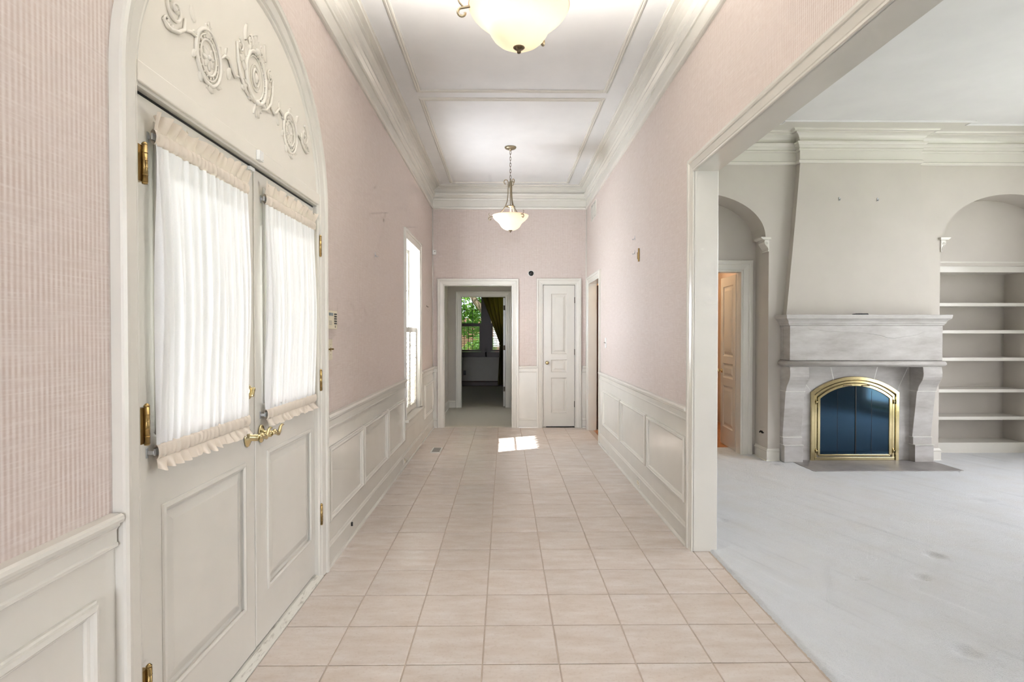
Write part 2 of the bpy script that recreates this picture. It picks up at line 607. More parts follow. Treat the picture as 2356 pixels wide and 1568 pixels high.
# ceiling panel mouldings
mp_c = lambda a, b, h: (a, b, ZC - h)
prof_pm = [(0, 0), (0, 0.006), (0.006, 0.012), (0.016, 0.016), (0.024, 0.012), (0.030, 0.018), (0.040, 0.018), (0.045, 0.012), (0.045, 0)]
for (y0, y1) in ((-6.8, -0.49), (-0.36, 5.293), (5.425, 8.47)):
    m = MB().sweep([(-0.80, y0), (0.935, y0), (0.935, y1), (-0.80, y1)], prof_pm, mp_c, closed=True)
    m.build('ceiling_moulding', 'trim', ceiling)

# crown
CROWN = [(0, 3.262), (0.014, 3.264), (0.024, 3.272), (0.026, 3.290), (0.010, 3.300), (0.010, 3.394), (0.020, 3.398), (0.022, 3.416),
         (0.014, 3.424), (0.030, 3.440), (0.036, 3.446), (0.036, 3.458), (0.050, 3.472), (0.052, 3.488), (0.018, 3.494), (0.018, 3.506),
         (0.028, 3.530), (0.044, 3.550), (0.064, 3.565), (0.084, 3.572), (0.084, 3.582), (0.122, 3.584), (0.126, 3.594), (0.136, 3.597), (0.136, 3.606), (0, 3.606)]
m = MB().sweep([(XL, YB), (XR, YB), (XR, YF), (XL, YF)], CROWN, PLAN, closed=True)
struct('trim_1', m, 'trim', 'deep cream crown moulding around the hall ceiling', 'crown moulding')
# corner beads
for i, x in enumerate((XL + 0.004, XR - 0.004)):
    m = MB().tube([(x, YF - 0.004, 0.9), (x, YF - 0.004, 3.27)], 0.009, 8)
    struct('trim_%d' % (2 + i), m, 'trim', 'thin corner bead in the %s far corner of the hall' % ('left' if i == 0 else 'right'), 'corner bead')

# chair rail, wainscot boards, panel mouldings, baseboards
RAIL = [(0, 0.926), (0.030, 0.926), (0.037, 0.921), (0.039, 0.912), (0.036, 0.903), (0.026, 0.899), (0.026, 0.892), (0.020, 0.886), (0.017, 0.880),
        (0.017, 0.848), (0.021, 0.844), (0.021, 0.836), (0.012, 0.830), (0, 0.828)]
BASE = [(0, 0), (0.032, 0), (0.031, 0.008), (0.026, 0.016), (0.018, 0.019), (0.018, 0.108), (0.022, 0.112), (0.022, 0.120), (0.015, 0.126), (0.013, 0.134), (0.008, 0.142), (0, 0.144)]


def rail_run(paths, name, label, prof, cat):
    mm = MB()
    for pth in paths: mm.sweep(pth, prof, PLAN)
    return struct(name, mm, 'trim', label, cat)


e = 0.012
rail_run([[(XL, 6.24), (XL, 3.468)], [(XL, 1.60), (XL, YB)], [(-1.01, YF), (XL, YF), (XL, 7.45)]], 'trim_4', 'cream chair rail along the left wall', RAIL, 'chair rail')
rail_run([[(XR, 3.83), (XR, 7.38)]], 'trim_5', 'cream chair rail along the right wall', RAIL, 'chair rail')
rail_run([[(0.50, YF), (0.21, YF)], [(XR, YF), (1.16, YF)]], 'trim_6', 'short cream chair rail between the far doorways', RAIL, 'chair rail')
rail_run([[(XL, 1.60), (XL, YB)], [(-1.01, YF), (XL, YF), (XL, 3.468)]], 'baseboard_left', 'cream baseboard with shoe moulding along the left wall', BASE, 'baseboard')
rail_run([[(XR, 3.83), (XR, 7.38)]], 'baseboard_right', 'cream baseboard with shoe moulding along the right wall', BASE, 'baseboard')
rail_run([[(0.50, YF), (0.21, YF)], [(XR, YF), (1.16, YF)]], 'baseboard_far', 'cream baseboard between the far doorways', BASE, 'baseboard')

wb = 0.006
MB().box(XL, XL + wb, YB, 1.62, 0, 0.85).build('wainscot_board', 'trim', wall_left)
MB().box(XL, XL + wb, 3.44, 6.34, 0, 0.85).box(XL, XL + wb, 6.34, 7.345, 0, 0.475).box(XL, XL + wb, 7.345, YF, 0, 0.85).build('wainscot_board', 'trim', wall_left)
MB().box(XR - wb, XR, 3.78, 7.45, 0, 0.85).build('wainscot_board', 'trim', wall_right)
MB().box(-1.02, XL, YF - wb, YF, 0, 0.85).box(0.18, 0.52, YF - wb, YF, 0, 0.85).box(1.12, XR, YF - wb, YF, 0, 0.85).build('wainscot_board', 'trim', wall_far)

PM = [(0, 0), (0, 0.010), (-0.006, 0.012), (-0.008, 0.020), (-0.020, 0.023), (-0.026, 0.018), (-0.028, 0.010), (-0.036, 0.008), (-0.040, 0.003), (-0.040, 0)]
PMo = [(-o, h) for o, h in PM]
PM_IN = [(o, h) for o, h in PM]
for (a0, a1) in ((-6.8, -5.5), (-5.4, -4.2), (-4.1, -3.0), (-2.9, -1.95), (-1.85, -0.55), (-0.45, 0.50), (0.58, 1.523), (3.525, 4.357), (4.388, 5.270), (5.308, 6.165), (7.74, 8.62)):
    MB().sweep([(a0, 0.265), (a1, 0.265), (a1, 0.722), (a0, 0.722)], PMo, lambda a, b, h: (XL + wb + h, a, b), closed=True).build('panel_moulding', 'trim', wall_left)
for (a0, a1) in ((3.872, 4.915), (4.970, 6.025), (6.085, 7.135)):
    MB().sweep([(a0, 0.272), (a1, 0.272), (a1, 0.722), (a0, 0.722)], PMo, lambda a, b, h: (XR - wb - h, a, b), closed=True).build('panel_moulding', 'trim', wall_right)

# door and window casings
CAS = [(0, 0), (0, 0.010), (0.004, 0.014), (0.016, 0.014), (0.020, 0.010), (0.024, 0.013), (0.060, 0.018), (0.068, 0.018), (0.072, 0.024), (0.084, 0.027), (0.100, 0.027), (0.105, 0.023), (0.105, 0)]


def casing(a0, a1, top, mp, name=None, label=None, parent=None, b0=0.0, w=1.0):
    pr = [(o * w, h) for o, h in CAS]
    mm = MB().sweep([(a0, b0), (a0, top), (a1, top), (a1, b0)], pr, mp)
    if parent is not None:
        return mm.build('casing', 'trim', parent)
    return struct(name, mm, 'trim', label, 'door casing')


def lining(a0, a1, top, mp, depth, parent, th=0.02, b0=0.0):
    mm = MB()
    mm.box(a0 - th, a0, b0, top, -depth, 0.002, mp).box(a1, a1 + th, b0, top, -depth, 0.002, mp).box(a0 - th, a1 + th, top, top + th, -depth, 0.002, mp)
    return mm.build('jamb', 'trim', parent)


c = casing(-0.904, 0.101, 2.125, FAR, 'trim_7', 'cream casing of the dark doorway in the end wall')
lining(-0.904, 0.101, 2.125, FAR, 0.125, c)
c = casing(0.57, 1.052, 2.142, FAR, 'trim_8', 'cream casing of the narrow closet door', w=0.90)
lining(0.57, 1.052, 2.142, FAR, 0.125, c, 0.018)
c = casing(7.51, 8.43, 2.13, RIGHT, 'trim_9', 'cream casing of the doorway at the far right of the hall')
lining(7.51, 8.43, 2.13, RIGHT, 0.112, c)
c = casing(OPY0, OPY1, OPZ, RIGHT, 'trim_10', 'wide cream casing of the opening to the living room', w=0.83)
lining(OPY0, OPY1, OPZ, RIGHT, 0.14, c)
# casing of the same opening on the living room side
MB().sweep([(OPY0, 0), (OPY0, OPZ), (OPY1, OPZ), (OPY1, 0)], [(o * 0.83, h) for o, h in CAS], lambda a, b, h: (LX0 + h, a, b)).build('casing', 'trim', c)

# ------------------------------------------------------------------ floor tiles of the hall
TS, TX0, TY0, GR = 0.3305, -0.758, 3.4625, 0.006
m = MB().box(XL - 0.1, 1.335, YB - 0.1, YF + 0.05, -0.1, -0.004)
floor = struct('floor', m, 'grout', 'pinkish beige ceramic tile floor of the hall', 'floor')
tile_meshes = {}


def tile_mesh(w, d):
    key = (round(w, 4), round(d, 4))
    if key not in tile_meshes:
        mm = MB(); c_ = 0.0025; h = 0.0
        x, y = w / 2, d / 2
        o_ = [(-x, -y), (x, -y), (x, y), (-x, y)]
        i_ = [(-x + c_, -y + c_), (x - c_, -y + c_), (x - c_, y - c_), (-x + c_, y - c_)]
        mm.add([(a, b, -0.01) for a, b in o_] + [(a, b, h - 0.0015) for a, b in o_] + [(a, b, h) for a, b in i_],
               [(8, 9, 10, 11)] + [(k, (k + 1) % 4, 4 + (k + 1) % 4, 4 + k) for k in range(4)] + [(4 + k, 4 + (k + 1) % 4, 8 + (k + 1) % 4, 8 + k) for k in range(4)])
        me = mm.mesh('tile'); me.materials.append(MT['tile'])
        tile_meshes[key] = me
    return tile_meshes[key]


for i in range(-1, 7):
    for j in range(-13, 16):
        x0, x1 = TX0 + i * TS + GR / 2, TX0 + (i + 1) * TS - GR / 2
        y0, y1 = TY0 + j * TS + GR / 2, TY0 + (j + 1) * TS - GR / 2
        xmax = 1.322 if y1 < OPY1 + 0.05 and y0 > OPY0 - 0.3 else XR
        xmin = -1.055 if (y0 > 1.60 and y1 < 3.47) else XL
        if i == -1 and xmin < -1.07 and x1 - XL > 0.0: pass
        if y0 < OPY1 - 0.01 < y1 and x0 > XR - 0.05: y1, xmax = OPY1 - 0.002, 1.322
        x0, x1 = max(x0, xmin), min(x1, xmax)
        y1 = min(y1, YF + 0.02)
        if x1 - x0 < 0.01 or y1 - y0 < 0.01: continue
        o = bpy.data.objects.new('tile', tile_mesh(x1 - x0, y1 - y0))
        link(o, floor, ((x0 + x1) / 2, (y0 + y1) / 2, 0))
# grout edge strip where the tile meets the carpet
MB().box(1.320, 1.334, OPY0, OPY1, -0.05, -0.001).build('edge_strip', 'grout', floor)

# ------------------------------------------------------------------ arched entry: casing, tympanum, head rail, threshold
ACY, ASZ, AA, AB = 2.5375, 2.15, 0.8275, 0.725
arc = [(ACY - AA * math.cos(PI * k / 64), ASZ + AB * math.sin(PI * k / 64)) for k in range(65)]
arc_in = [q for q in arc if q[1] > 2.158]
ARC_CAS = [(-0.012, 0), (-0.012, 0.004), (-0.004, 0.012), (0.004, 0.014), (0.012, 0.012), (0.018, 0.020), (0.058, 0.026), (0.064, 0.022), (0.070, 0.034), (0.088, 0.038), (0.098, 0.034), (0.101, 0.028), (0.101, 0)]
m = MB().sweep([(ACY - AA, 0.0)] + arc + [(ACY + AA, 0.0)], ARC_CAS, LEFT, smooth=False)
arch = struct('trim_11', m, 'trim', 'tall arched cream casing around the entry doors', 'door casing')
m = MB().prism(arc_in + [(ACY + AA, 2.157), (ACY - AA, 2.157)], LEFT, 0.0, 0.004)
m.build('tympanum_panel', 'tymp', arch)
MB().box(ACY - AA, ACY + AA, 2.156, 2.218, 0, 0.016, LEFT).build('head_rail', 'tymp', arch, 0.004)
MB().box(ACY - AA, ACY + AA, 2.146, 2.156, -0.03, 0.006, LEFT).build('door_stop', 'door', arch)
MB().box(1.695, 1.728, 0, 2.15, -0.15, 0.0, LEFT).box(3.352, 3.385, 0, 2.15, -0.15, 0.0, LEFT).box(1.695, 3.385, 2.152, 2.18, -0.15, -0.001, LEFT).build('jamb', 'door', arch)
m = MB().add([(-1.16, 1.71, 0.026), (-1.09, 1.71, 0.022), (-1.058, 1.71, 0.003), (-1.058, 1.71, -0.01), (-1.16, 1.71, -0.01),
              (-1.16, 3.385, 0.026), (-1.09, 3.385, 0.022), (-1.058, 3.385, 0.003), (-1.058, 3.385, -0.01), (-1.16, 3.385, -0.01)],
             [(0, 1, 2, 3, 4), (9, 8, 7, 6, 5), (0, 5, 6, 1), (1, 6, 7, 2), (2, 7, 8, 3), (3, 8, 9, 4), (4, 9, 5, 0)])
struct('trim_12', m, 'threshold', 'worn white wooden threshold under the entry doors', 'threshold')


# ------------------------------------------------------------------ generic panelled door leaf
def panel_mb(a0, a1, b0, b1, mp, raised=True):
    mm = MB()
    rings = [(0.0, 0.0), (0.010, -0.009), (0.020, -0.011), (0.026, -0.011), (0.055, -0.003), (0.060, -0.002)]
    base = len(mm.v); vs_ = []
    for o, h in rings:
        vs_ += [mp(a0 + o, b0 + o, h), mp(a1 - o, b0 + o, h), mp(a1 - o, b1 - o, h), mp(a0 + o, b1 - o, h)]
    fs = []
    for r in range(len(rings) - 1):
        for k in range(4):
            l = (k + 1) % 4
            fs.append((4 * r + k, 4 * r + l, 4 * r + 4 + l, 4 * r + 4 + k))
    fs.append(tuple(4 * (len(rings) - 1) + k for k in range(4)))
    mm.add(vs_, fs)
    return mm


def leaf_mb(a0, a1, b0, b1, holes, mp, t_):
    """stiles and rails around a column of holes (pa0, pa1, pb0, pb1), from face h=0 to h=-t_"""
    mm = MB()
    pa0, pa1 = holes[0][0], holes[0][1]
    mm.box(a0, pa0, b0, b1, -t_, 0, mp).box(pa1, a1, b0, b1, -t_, 0, mp)
    cur = b0
    for h in sorted(holes, key=lambda q: q[2]):
        mm.box(pa0, pa1, cur, h[2], -t_, 0, mp); cur = h[3]
    mm.box(pa0, pa1, cur, b1, -t_, 0, mp)
    return mm


# ------------------------------------------------------------------ entry doors with hinges, levers, deadbolt
DX = -1.099
DFACE = lambda a, b, h: (DX + h, a, b)


def hinge(parent, y, z, x=-1.066):
    h = MB()
    h.tube([(x, y, z - 0.055), (x, y, z + 0.055)], 0.0085, 12)
    h.lathe([(0, 0), (0.008, 0), (0.009, 0.004), (0.005, 0.009), (0, 0.012)], (x, y, z + 0.055), 'Z', 10)
    h.lathe([(0, 0), (0.008, 0), (0.008, -0.004), (0, -0.006)], (x, y, z - 0.055), 'Z', 10)
    for k in (-0.033, -0.011, 0.011, 0.033):
        h.tube([(x, y, z + k - 0.001), (x, y, z + k + 0.001)], 0.0092, 12)
    h.box(x - 0.030, x - 0.004, y - 0.024 if y < 2.5 else y, y if y < 2.5 else y + 0.022, z - 0.054, z + 0.054)
    return h.build('hinge', 'brass_old', parent)


def entry_door(name, label, y0, y1, lite, pan, hy):
    d = thing(name, (DX, (y0 + y1) / 2, 0.03), label, 'door', None, 'structure')
    lf = leaf_mb(y0, y1, 0.03, 0.98, [pan], DFACE, 0.036)
    lf2 = leaf_mb(y0, y1, 0.98, 2.136, [lite], DFACE, 0.036)
    lf.add(lf2.v, lf2.f)
    lf.build('leaf', 'door', d)
    panel_mb(pan[0], pan[1], pan[2], pan[3], DFACE).build('panel', 'door', d)
    MB().box(pan[0], pan[1], pan[2], pan[3], -0.036, -0.014, DFACE).build('panel_back', 'door', d)
    # bolection around the panel and lite bead
    BOL = [(0, 0), (0, 0.004), (0.008, 0.009), (0.018, 0.007), (0.022, 0.002), (0.022, 0)]
    MB().sweep([(pan[0], pan[2]), (pan[1], pan[2]), (pan[1], pan[3]), (pan[0], pan[3])], [(-o + 0.012, h) for o, h in BOL], DFACE, closed=True).build('panel_bead', 'door', d)
    MB().sweep([(lite[0], lite[2]), (lite[1], lite[2]), (lite[1], lite[3]), (lite[0], lite[3])], [(-o + 0.012, h) for o, h in BOL], DFACE, closed=True).build('glass_bead', 'door', d)
    MB().box(lite[0], lite[1], lite[2], lite[3], -0.017, -0.012, DFACE).build('glass_pane', 'glass', d)
    for z in (1.92, 1.145, 0.365):
        hinge(d, hy, z)
    return d


d1 = entry_door('door_1', 'left leaf of the cream entry doors, nearest the camera', 1.730, 2.556, (1.846, 2.447, 1.110, 2.070), (1.872, 2.452, 0.245, 0.862), 1.738)
d2 = entry_door('door_2', 'right leaf of the cream entry doors, farther from the camera', 2.561, 3.378, (2.668, 3.290, 1.110, 2.070), (2.690, 3.275, 0.245, 0.870), 3.372)
MB().box(2.552, 2.566, 0.04, 2.138, 0, 0.006, DFACE).build('astragal', 'door', d2, 0.002)


def lever(parent, y, z, sgn):
    r = MB().lathe([(0, 0), (0.026, 0), (0.029, 0.004), (0.026, 0.010), (0.018, 0.013), (0.016, 0.017), (0.010, 0.020), (0.010, 0.05), (0.0, 0.052)], (DX, y, z), 'X', 24, sy=1.45)
    h = r.build('handle_rose', 'brass', parent)
    x = DX + 0.046
    pts = [(x, y, z), (x + 0.004, y + 0.02, z + 0.002), (x + 0.006, y + 0.035, z + 0.004), (x + 0.006, y + 0.055, z - 0.006), (x + 0.006, y + 0.072, z - 0.012), (x + 0.006, y + 0.088, z - 0.002), (x + 0.007, y + 0.098, z + 0.016), (x + 0.009, y + 0.112, z + 0.024), (x + 0.010, y + 0.126, z + 0.022)]
    lv = MB().tube(pts, [0.012, 0.010, 0.0085, 0.0095, 0.010, 0.009, 0.007, 0.006, 0.004], 10)
    lv.ball((x + 0.006, y + 0.032, z + 0.004), 0.0125, 10)
    lv.build('lever', 'brass', h)


lever(d1, 2.477, 0.975, 1)
lever(d2, 2.615, 0.968, 1)
b = MB().lathe([(0, 0), (0.024, 0), (0.026, 0.004), (0.021, 0.012), (0.012, 0.016), (0, 0.018)], (DX, 2.489, 1.168), 'X', 20, sy=1.3)
b = b.build('deadbolt', 'brass', d1)
MB().box(-0.006, 0.006, -0.020, 0.020, 0, 0.016, lambda a, c_, h: (DX + 0.014 + h, 2.489 + a * 0.8 + c_ * 0.5, 1.168 + c_ * 0.9 - a * 0.5)).build('thumb_turn', 'brass', b, 0.003)

# ------------------------------------------------------------------ sheer door curtains
def curtain(y0, y1, label, seed):
    rnd = random.Random(seed)
    zb, zt = 1.052, 2.022           # rod heights
    x0 = DX + 0.020
    root = thing('door_curtain', (x0, (y0 + y1) / 2, zb), label, 'curtain', 'sheer curtains on the entry doors')
    w = y1 - y0
    folds = [(rnd.uniform(9, 40) * 2 * PI / w * 0.62, rnd.uniform(0, 6.28), rnd.uniform(0.4, 1.0), rnd.uniform(-1.6, 1.6)) for _ in range(9)]
    nu, nv = 220, 34

    def fold(y, s, amp):
        v = 0
        for k, ph, a, dr in folds:
            v += a * math.sin(k * (y - y0) + ph + dr * s)
        return amp * v / 3.0

    def sheet(za, zb_, nv_, fx, name, mat='sheer', thick=0.0012):
        mm = MB()
        vs_, fs = [], []
        for j in range(nv_ + 1):
            s = j / nv_
            for i in range(nu + 1):
                vs_.append(fx(i / nu, s, za + (zb_ - za) * s))
        for j in range(nv_):
            for i in range(nu):
                a = j * (nu + 1) + i
                fs.append((a, a + 1, a + nu + 2, a + nu + 1))
        mm.add(vs_, fs, True)
        return mm.build(name, mat, root)

    def body(u, s, z):
        edge = 0.008 * math.sin(PI * s)
        y = y0 + w * u + (u - 0.5) * 2 * edge
        g = 0.35 + 0.65 * math.sin(PI * min(max(s, 0), 1)) ** 0.5
        return (x0 + 0.004 + fold(y, s * 2.0, 0.012 * g) + 0.010 * math.sin(PI * s) ** 2, y, z)
    sheet(zb + 0.022, zt - 0.022, nv, body, 'sheer_panel')

    fr = [(rnd.uniform(90, 240), rnd.uniform(0, 6.28), rnd.uniform(0.5, 1)) for _ in range(6)]

    def gath(u, amp):
        return amp * sum(a * math.sin(k * u * w + p_) for k, p_, a in fr) / 2.4
    for zc, nm in ((zt, 'rod_pocket'), (zb, 'rod_pocket')):
        def pocket(u, s, z, zc=zc):
            th = (s - 0.5) * PI
            return (x0 + 0.001 + 0.010 * math.cos(th) + gath(u, 0.0022), y0 + w * u, zc + 0.023 * math.sin(th) + gath(u + 3.1, 0.002))
        sheet(0, 1, 8, pocket, nm, 'ruffle')

        def pocket_back(u, s, z, zc=zc):
            th = (s - 0.5) * PI
            return (x0 - 0.001 - 0.007 * math.cos(th), y0 + w * u, zc + 0.023 * math.sin(th) + gath(u + 3.1, 0.002))
        sheet(0, 1, 4, pocket_back, 'pocket_back', 'ruffle')
    rf = [(rnd.uniform(55, 150), rnd.uniform(0, 6.28), rnd.uniform(0.5, 1)) for _ in range(4)]

    def rip(u):
        return sum(a * math.sin(k * u * w + p_) for k, p_, a in rf) / 2.0

    def ruffle_top(u, s, z):
        r_ = rip(u)
        return (x0 + 0.004 + s * (0.015 * r_ + 0.010), y0 + w * u + 0.012 * s * rip(u + 1.7) + (u - 0.5) * 0.03 * s, zt + 0.020 + 0.050 * s * (1 + 0.20 * rip(u + 0.6)))
    sheet(0, 1, 6, ruffle_top, 'ruffle', 'ruffle')

    def ruffle_bot(u, s, z):
        r_ = rip(u + 0.37)
        return (x0 + 0.004 + s * (0.015 * r_ + 0.014), y0 + w * u + 0.008 * s * rip(u + 2.2) + (u - 0.5) * 0.02 * s, zb - 0.022 - 0.034 * s * (1 + 0.2 * rip(u + 0.9)))
    sheet(0, 1, 6, ruffle_bot, 'ruffle', 'ruffle')
    for zc in (zt, zb):
        MB().box(x0 - 0.003, x0 + 0.002, y0 - 0.004, y1 + 0.004, zc - 0.010, zc + 0.010).build('curtain_rod', 'steel', root)
        for yb_ in (y0 + (0.008 if zc == zt else -0.010), y1 - 0.010):
            MB().box(DX, DX + 0.002, yb_ - 0.006, yb_ + 0.006, zc - 0.016, zc + 0.016).box(DX, x0 + 0.001, yb_ - 0.001, yb_ + 0.001, zc - 0.006, zc + 0.006).build('rod_bracket', 'steel', root, 0.001)
    return root


curtain(1.800, 2.452, 'white sheer ruffled curtain on the left entry door leaf', 3)
curtain(2.625, 3.305, 'white sheer ruffled curtain on the right entry door leaf', 11)

# door contact sensor on the head rail and its magnet on the left leaf
MB().box(-1.135, -1.101, 1.728, 3.384, 2.138, 2.152).build('gap_shade', 'black', arch)  # black strips painting the shade in the gaps around the leaves
MB().box(-1.135, -1.106, 3.377, 3.386, 0.03, 2.15).build('gap_shade', 'black', arch)
MB().box(-1.14, -1.104, 1.728, 3.38, 0.022, 0.033).build('door_sweep', 'black', arch)
MB().box(-1.14, -1.104, 2.555, 2.562, 0.033, 2.139).build('gap_shade', 'black', arch)
s = thing('door_sensor', (XL + 0.016, 2.532, 2.165), 'white contact sensor box on the rail above the entry doors', 'sensor')
MB().box(XL + 0.016, XL + 0.032, 2.512, 2.556, 2.163, 2.206).build('sensor_case', 'white', s, 0.003)
MB().lathe([(0, 0.0005), (0.0015, 0.0005), (0.0015, 0)], (XL + 0.032, 2.546, 2.170), 'X', 8).build('indicator_dot', 'black', s)
m = MB().box(DX, DX + 0.014, 2.500, 2.545, 2.118, 2.134)
tag(m.build('sensor_magnet', 'white', None, 0.002), 'small white sensor magnet at the top of the left entry leaf', 'sensor')

# ------------------------------------------------------------------ carved plaster ornament in the arch
TX = XL + 0.004


def T(a, b, h=0.0):
    return (TX + h, a, b)


def ring(mm, cy, cz, ry, rz, r, n=28, h=None):
    hh = r * 0.5 if h is None else h
    mm.tube([T(cy + ry * math.cos(2 * PI * k / n), cz + rz * math.sin(2 * PI * k / n), hh) for k in range(n)], r, 6, closed=True)


def leafblob(mm, cy, cz, ang, ln, wd, h=0.007):
    n = 10
    pts = []
    for k in range(n + 1):
        s = k / n
        pts.append((cy + math.cos(ang) * ln * s, cz + math.sin(ang) * ln * s, wd * math.sin(PI * min(1, s * 0.92 + 0.08)) ** 0.8))
    rows = []
    vs_, fs = [], []
    nx, nz = -math.sin(ang), math.cos(ang)
    for (y, z, w_) in pts:
        for q, hh in ((-1, 0), (-0.5, h * 0.8), (0, h * 0.55), (0.5, h * 0.8), (1, 0)):
            vs_.append(T(y + nx * q * w_, z + nz * q * w_, hh))
    for k in range(n):
        for q in range(4):
            a = k * 5 + q
            fs.append((a, a + 1, a + 6, a + 5))
    mm.add(vs_, fs, True)


def spiral(mm, cy, cz, r0, turns, a0, r=0.005, sgn=1, n=26):
    pts, rs = [], []
    for k in range(n + 1):
        s = k / n
        a = a0 + sgn * 2 * PI * turns * s
        q = r0 * (1 - 0.88 * s)
        pts.append(T(cy + q * math.cos(a), cz + q * math.sin(a), r * 0.6)); rs.append(r * (1.0 - 0.25 * s))
    mm.tube(pts, rs, 6)
    mm.ball(T(cy + r0 * 0.1 * math.cos(a0), cz, 0.003), r * 1.3, 8)


def medallion(cy, sg, label):
    root = thing('carved_swag', T(cy, 2.31), label, 'ornament', 'carved plaster swags in the arch')
    cz = 2.418
    mm = MB(); ring(mm, cy, cz, 0.088, 0.096, 0.0075, 36); ring(mm, cy, cz, 0.072, 0.080, 0.004, 36); mm.build('outer_ring', 'tymp', root)
    mm = MB(); ring(mm, cy, cz, 0.055, 0.062, 0.005, 30)
    for k in range(18):
        a = 2 * PI * k / 18
        mm.ball(T(cy + 0.064 * math.cos(a), cz + 0.071 * math.sin(a), 0.003), 0.0045, 6)
    mm.build('bead_ring', 'tymp', root)
    mm = MB()
    for k in range(8):
        leafblob(mm, cy, cz, 2 * PI * k / 8 + 0.2, 0.046, 0.013, 0.008)
    mm.ball(T(cy, cz, 0.004), 0.010, 10); mm.build('rosette', 'tymp', root)
    mm = MB()   # leaves crowning the medallion
    for a, l in ((1.2, 0.05), (1.57, 0.06), (1.95, 0.05), (0.8, 0.035), (2.35, 0.035)):
        leafblob(mm, cy, cz + 0.070, a, l, 0.014, 0.010)
    for k in range(9):
        a = PI * 0.15 + 2 * PI * k / 9
        if 0.9 < (a % (2 * PI)) < 2.3: continue
        lm = MB(); leafblob(lm, cy + 0.086 * math.cos(a), cz + 0.094 * math.sin(a), a + 0.9, 0.040, 0.011, 0.010)
        lm.build('leaf', 'tymp', root)
    mm.build('leaf_crest', 'tymp', root)
    mm = MB()
    for a in (-1.2, -1.57, -1.95):
        leafblob(mm, cy, cz - 0.082, a, 0.035, 0.009, 0.006)
    mm.build('leaf_drop', 'tymp', root)
    # scroll at the outer end
    ey = ACY - sg * 0.615 if cy < ACY else ACY + 0.605
    sgx = -1 if cy < ACY else 1
    mm = MB()
    spiral(mm, ey, 2.475, 0.055, 1.4, PI / 2, 0.0065, -sgx)
    spiral(mm, ey + sgx * 0.045, 2.415, 0.026, 1.2, 0, 0.005, sgx)
    mm.tube([T(ey - sgx * 0.055, 2.475, 0.004), T(ey - sgx * 0.05, 2.435, 0.005), T(ey - sgx * 0.015, 2.408, 0.005), T(ey + sgx * 0.03, 2.395, 0.005), T(ey + sgx * 0.07, 2.41, 0.004)], [0.004, 0.007, 0.008, 0.007, 0.004], 6)
    mm.tube([T(ey - sgx * 0.04, 2.43, 0.004), T(ey - sgx * 0.09, 2.45, 0.005), T(cy + sgx * 0.085, 2.45, 0.004)], [0.004, 0.006, 0.005], 6)
    for a in (0.3, 1.0, 1.8, 2.6):
        leafblob(mm, ey, 2.47, a, 0.035, 0.010, 0.007)
    mm.build('end_scroll', 'tymp', root)
    # ribbon towards the centre
    mm = MB()
    pts = [T(cy - sgx * 0.085, 2.455, 0.004), T(cy - sgx * 0.115, 2.480, 0.006), T(cy - sgx * 0.15, 2.485, 0.006), T(cy - sgx * 0.18, 2.455, 0.006), T(cy - sgx * 0.205, 2.44, 0.005), T(cy - sgx * 0.24, 2.455, 0.004)]
    mm.tube(pts, [0.004, 0.007, 0.006, 0.006, 0.008, 0.004], 6)
    leafblob(mm, cy - sgx * 0.165, 2.455, -PI / 2 + sgx * 0.3, 0.052, 0.016, 0.009)
    leafblob(mm, cy - sgx * 0.13, 2.49, PI / 2 + sgx * 0.3, 0.035, 0.010, 0.007)
    mm.build('ribbon', 'tymp', root)
    mm = MB()
    leafblob(mm, cy + sgx * 0.09, 2.50, PI / 2 - sgx * 0.5, 0.055, 0.018, 0.007)
    mm.build('side_leaf', 'tymp', root)


medallion(2.135, 1, 'carved plaster medallion and scroll at the left of the arch panel')
medallion(2.935, 1, 'carved plaster medallion and scroll at the right of the arch panel')
root = thing('carved_cartouche', T(ACY, 2.35), 'large carved plaster cartouche with plumes at the centre of the arch panel', 'ornament')
cz = 2.520
mm = MB(); ring(mm, ACY, cz, 0.098, 0.108, 0.009, 40); ring(mm, ACY, cz, 0.080, 0.090, 0.004, 40); mm.build('outer_ring', 'tymp', root)
mm = MB(); ring(mm, ACY, cz, 0.028, 0.036, 0.006, 24); ring(mm, ACY, cz, 0.046, 0.056, 0.003, 28); mm.ball(T(ACY, cz, 0.003), 0.018, 12, 0.5, 1, 1.3); mm.build('centre_boss', 'tymp', root)
mm = MB()
for k in range(22):
    a = 2 * PI * k / 22
    mm.ball(T(ACY + 0.090 * math.cos(a), cz + 0.100 * math.sin(a), 0.004), 0.0055, 6)
mm.build('bead_ring', 'tymp', root)
mm = MB()
for a, l in ((PI / 2, 0.085), (PI / 2 - 0.35, 0.075), (PI / 2 + 0.35, 0.075), (PI / 2 - 0.75, 0.05), (PI / 2 + 0.75, 0.05)):
    leafblob(mm, ACY, cz + 0.098, a, l, 0.018, 0.012)
mm.ball(T(ACY, cz + 0.112, 0.008), 0.016, 10)
for sg in (-1, 1):
    spiral(mm, ACY + sg * 0.055, cz + 0.135, 0.026, 1.3, PI / 2, 0.006, sg)
for k in range(12):
    a = 2 * PI * k / 12 + 0.1
    if 1.1 < (a % (2 * PI)) < 2.1: continue
    lm = MB(); leafblob(lm, ACY + 0.098 * math.cos(a), cz + 0.108 * math.sin(a), a + (0.8 if math.cos(a) > 0 else -0.8), 0.045, 0.013, 0.012)
    lm.build('leaf', 'tymp', root)
for sg in (-1, 1):
    lm = MB(); leafblob(lm, ACY + sg * 0.10, cz + 0.115, PI / 2 + sg * 0.15, 0.075, 0.014, 0.011)
    lm.build('leaf', 'tymp', root)
mm.build('plume', 'tymp', root)
